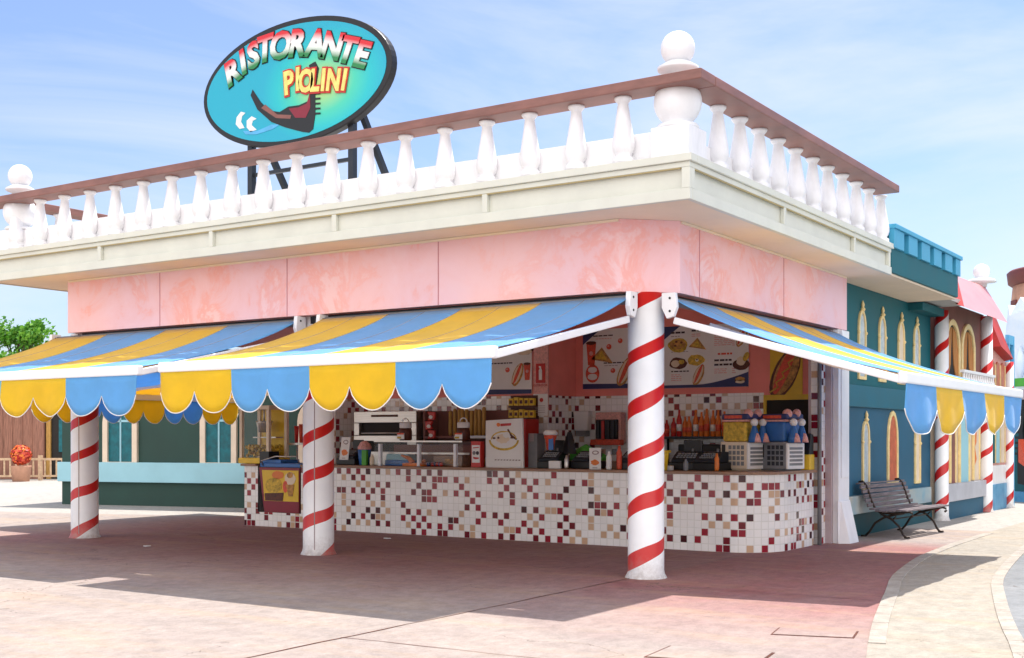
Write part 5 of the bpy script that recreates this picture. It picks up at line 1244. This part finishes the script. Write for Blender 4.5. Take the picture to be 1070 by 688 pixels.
for k in range(700):
    d = Vector((random.gauss(0, 1), random.gauss(0, 1), random.gauss(0, 1))).normalized(); q = d * .36 * random.uniform(.7, 1.05) + Vector((0, 0, .92))
    a_ = d.orthogonal().normalized() * .055; b_2 = (d + Vector((random.uniform(-.5, .5),) * 3)).cross(a_).normalized() * .045
    f = bm.faces.new([bm.verts.new(q + o_) for o_ in (-a_, b_2, a_, -b_2)]); f.material_index = k % 3
obj('shrub', bm, ['redf', 'orange', 'hoodred'], t, fix=False)
# tree
def tree(loc, h, rad, label, seed, zc, nleaf=5200):
    random.seed(seed)
    t = thing('broadleaf_tree', label, 'tree', loc)
    bm = NB(); tube(bm, [(0, 0, 0), (.1, .05, h * .3), (0, .1, h * .55), (.1, 0, h * .85)], [.26, .2, .14, .04], 10)
    clumps = []
    for k in range(26):
        a = random.random() * 2 * PI; rr = rad * math.sqrt(random.random()) * .85; z = zc + random.uniform(-.9, 1) * rad * .62
        rr *= max(.25, 1 - max(0, (z - zc) / (rad * .9)) ** 1.5)
        p = Vector((rr * math.cos(a), rr * math.sin(a), z)); clumps.append((p, random.uniform(.35, .75)))
        tube(bm, [(.0, .05, h * random.uniform(.3, .6)), (p * .5) + Vector((0, 0, z * .35)), p], [.07, .04, .015], 5)
    obj('trunk', bm, 'bark', t)
    bm = NB()
    for k in range(nleaf):
        p, r = random.choice(clumps)
        d = Vector((random.gauss(0, 1), random.gauss(0, 1), random.gauss(0, .8))).normalized() * r * random.random() ** .4
        q = p + d; s = random.uniform(.06, .13)
        n = Vector((random.gauss(0, 1), random.gauss(0, 1), random.gauss(0, 1))).normalized(); a = n.orthogonal().normalized() * s; b = n.cross(a).normalized() * s * .7
        f = bm.faces.new([bm.verts.new(q + o_) for o_ in (-a, b, a, -b)]); f.material_index = int(random.random() < .45)
    obj('crown', bm, ['leaf', 'leaf2'], t, fix=False)
tree((-42.9, 21.4, 0), 6.9, 2.5, 'bright green tree rising behind the left awning', 5, 5.0)

# ------------------------------------------------------------------ bench
BE = thing('park_bench', 'slatted grey bench with curly iron legs against the teal wall', 'bench', (.66, 7.58, 0), R(-4))
# profile in local x (outward) / z
seatp = [(-.14, .43), (-.05, .405), (.06, .40), (.17, .41), (.28, .425), (.37, .42)]
backp = [(-.20, .50), (-.235, .57), (-.26, .64), (-.285, .71), (-.315, .78), (-.36, .83)]
HL = .98
bm = NB()
for (x, z) in seatp: box(bm, x - .038, x + .038, -HL, HL, z, z + .028)
obj('seat', bm, 'slat', BE, bevel=.006)
bm = NB()
for i, (x, z) in enumerate(backp):
    a = R(72) if i < 5 else R(20)
    dx, dz = .033 * math.cos(a), .033 * math.sin(a)
    beam(bm, (x, -HL, z), (x, HL, z), .06 if i == 5 else .028, .022 if i == 5 else .055)
obj('backrest', bm, 'slat', BE, bevel=.005)
for y in (-.78, .78):
    bm = NB()
    P3 = lambda q: [(x, y, z) for x, z in q]
    tube(bm, P3([(-.42, .85), (-.36, .86), (-.30, .80), (-.255, .68), (-.21, .55), (-.16, .45), (-.05, .385), (.1, .375), (.27, .395), (.37, .41), (.42, .395), (.43, .36), (.40, .34)]), .018, 8)
    tube(bm, P3([(-.16, .45), (-.05, .36), (.10, .29), (.22, .18), (.28, .06), (.34, .0)]), .018, 8)
    tube(bm, P3([(.30, .39), (.15, .36), (-.02, .31), (-.16, .22), (-.25, .08), (-.33, .0)]), .018, 8)
    tube(bm, P3([(.30, .0), (.38, .012)]), .022, 8); tube(bm, P3([(-.30, .0), (-.38, .012)]), .022, 8)
    tube(bm, P3([(.12, .29), (.17, .33), (.15, .37), (.10, .36)]), .012, 6)
    obj('leg_frame', bm, 'iron', BE)
bm = NB(); tube(bm, [(.12, -.78, .29), (.12, .78, .29)], .010, 6); obj('stretcher', bm, 'iron', BE)

# ------------------------------------------------------------------ sky, sun, camera
sun_dir = Vector((-.05, -.42, -1)).normalized()
to = -sun_dir
elev = math.asin(to.z); az = math.atan2(to.x, to.y)
w = bpy.data.worlds.new('World'); sc.world = w; w.use_nodes = True
nt = w.node_tree; N = nt.nodes; L = nt.links
bg = N['Background']; bg.inputs['Strength'].default_value = .104
sky = N.new('ShaderNodeTexSky'); sky.sky_type = 'NISHITA'; sky.sun_disc = False; sky.sun_elevation = elev; sky.sun_rotation = az
sky.air_density = 1.0; sky.dust_density = 1.2; sky.ozone_density = 1.4; sky.altitude = 0
tc = N.new('ShaderNodeTexCoord')
mp = N.new('ShaderNodeMapping'); mp.inputs['Scale'].default_value = (1.0, 1.0, 4.0); mp.inputs['Rotation'].default_value = (R(8), R(14), R(35)); L.new(tc.outputs['Generated'], mp.inputs['Vector'])
n1 = N.new('ShaderNodeTexNoise'); n1.inputs['Scale'].default_value = 1.7; n1.inputs['Detail'].default_value = 9; n1.inputs['Roughness'].default_value = .58; n1.inputs['Distortion'].default_value = .5
L.new(mp.outputs[0], n1.inputs['Vector'])
# thin veils in front; bright unseen cloud added behind the camera as fill light
spx = N.new('ShaderNodeSeparateXYZ'); L.new(tc.outputs['Generated'], spx.inputs[0])
back = N.new('ShaderNodeMapRange'); back.inputs['From Min'].default_value = .15; back.inputs['From Max'].default_value = -.55; L.new(math_n(nt, 'SUBTRACT', spx.outputs[1], math_n(nt, 'MULTIPLY', spx.outputs[0], .55)), back.inputs['Value'])
thr = math_n(nt, 'ADD', n1.outputs['Fac'], math_n(nt, 'MULTIPLY', back.outputs[0], .20))
r1 = N.new('ShaderNodeMapRange'); r1.inputs['From Min'].default_value = .45; r1.inputs['From Max'].default_value = .72; r1.inputs['To Max'].default_value = .85; L.new(thr, r1.inputs['Value'])
tint = N.new('ShaderNodeMix'); tint.data_type = 'RGBA'; tint.blend_type = 'MULTIPLY'; tint.inputs['Factor'].default_value = 1
L.new(sky.outputs[0], tint.inputs[6]); tint.inputs[7].default_value = (.84, .87, 1.0, 1)
cc = N.new('ShaderNodeMix'); cc.data_type = 'RGBA'; L.new(back.outputs[0], cc.inputs['Factor']); cc.inputs[6].default_value = (4.9, 5.1, 5.5, 1); cc.inputs[7].default_value = (14.0, 13.5, 13.1, 1)
mx = N.new('ShaderNodeMix'); mx.data_type = 'RGBA'; L.new(r1.outputs[0], mx.inputs['Factor']); L.new(tint.outputs[2], mx.inputs[6]); L.new(cc.outputs[2], mx.inputs[7])
L.new(mx.outputs[2], bg.inputs['Color'])

sl = bpy.data.lights.new('sun', 'SUN'); sl.energy = 3.65; sl.angle = R(.55); sl.color = (1, .955, .88)
so = bpy.data.objects.new('sun', sl); C.objects.link(so); so.rotation_euler = sun_dir.to_track_quat('-Z', 'Y').to_euler(); so.location = (0, 0, 30)
cd = bpy.data.cameras.new('camera'); cam = bpy.data.objects.new('camera', cd); C.objects.link(cam)
cam.location = (6.194, -11.974, 1.55); cam.rotation_euler = (R(90), 0, math.asin(.554))
cd.lens = 36 * 1270 / 1070; cd.sensor_width = 36; cd.shift_y = 113 / 1070; cd.clip_end = 2000; cd.clip_start = .05
sc.camera = cam
sc.view_settings.view_transform = 'Standard'; sc.view_settings.look = 'None'; sc.view_settings.gamma = 1
sc.view_settings.exposure = .92
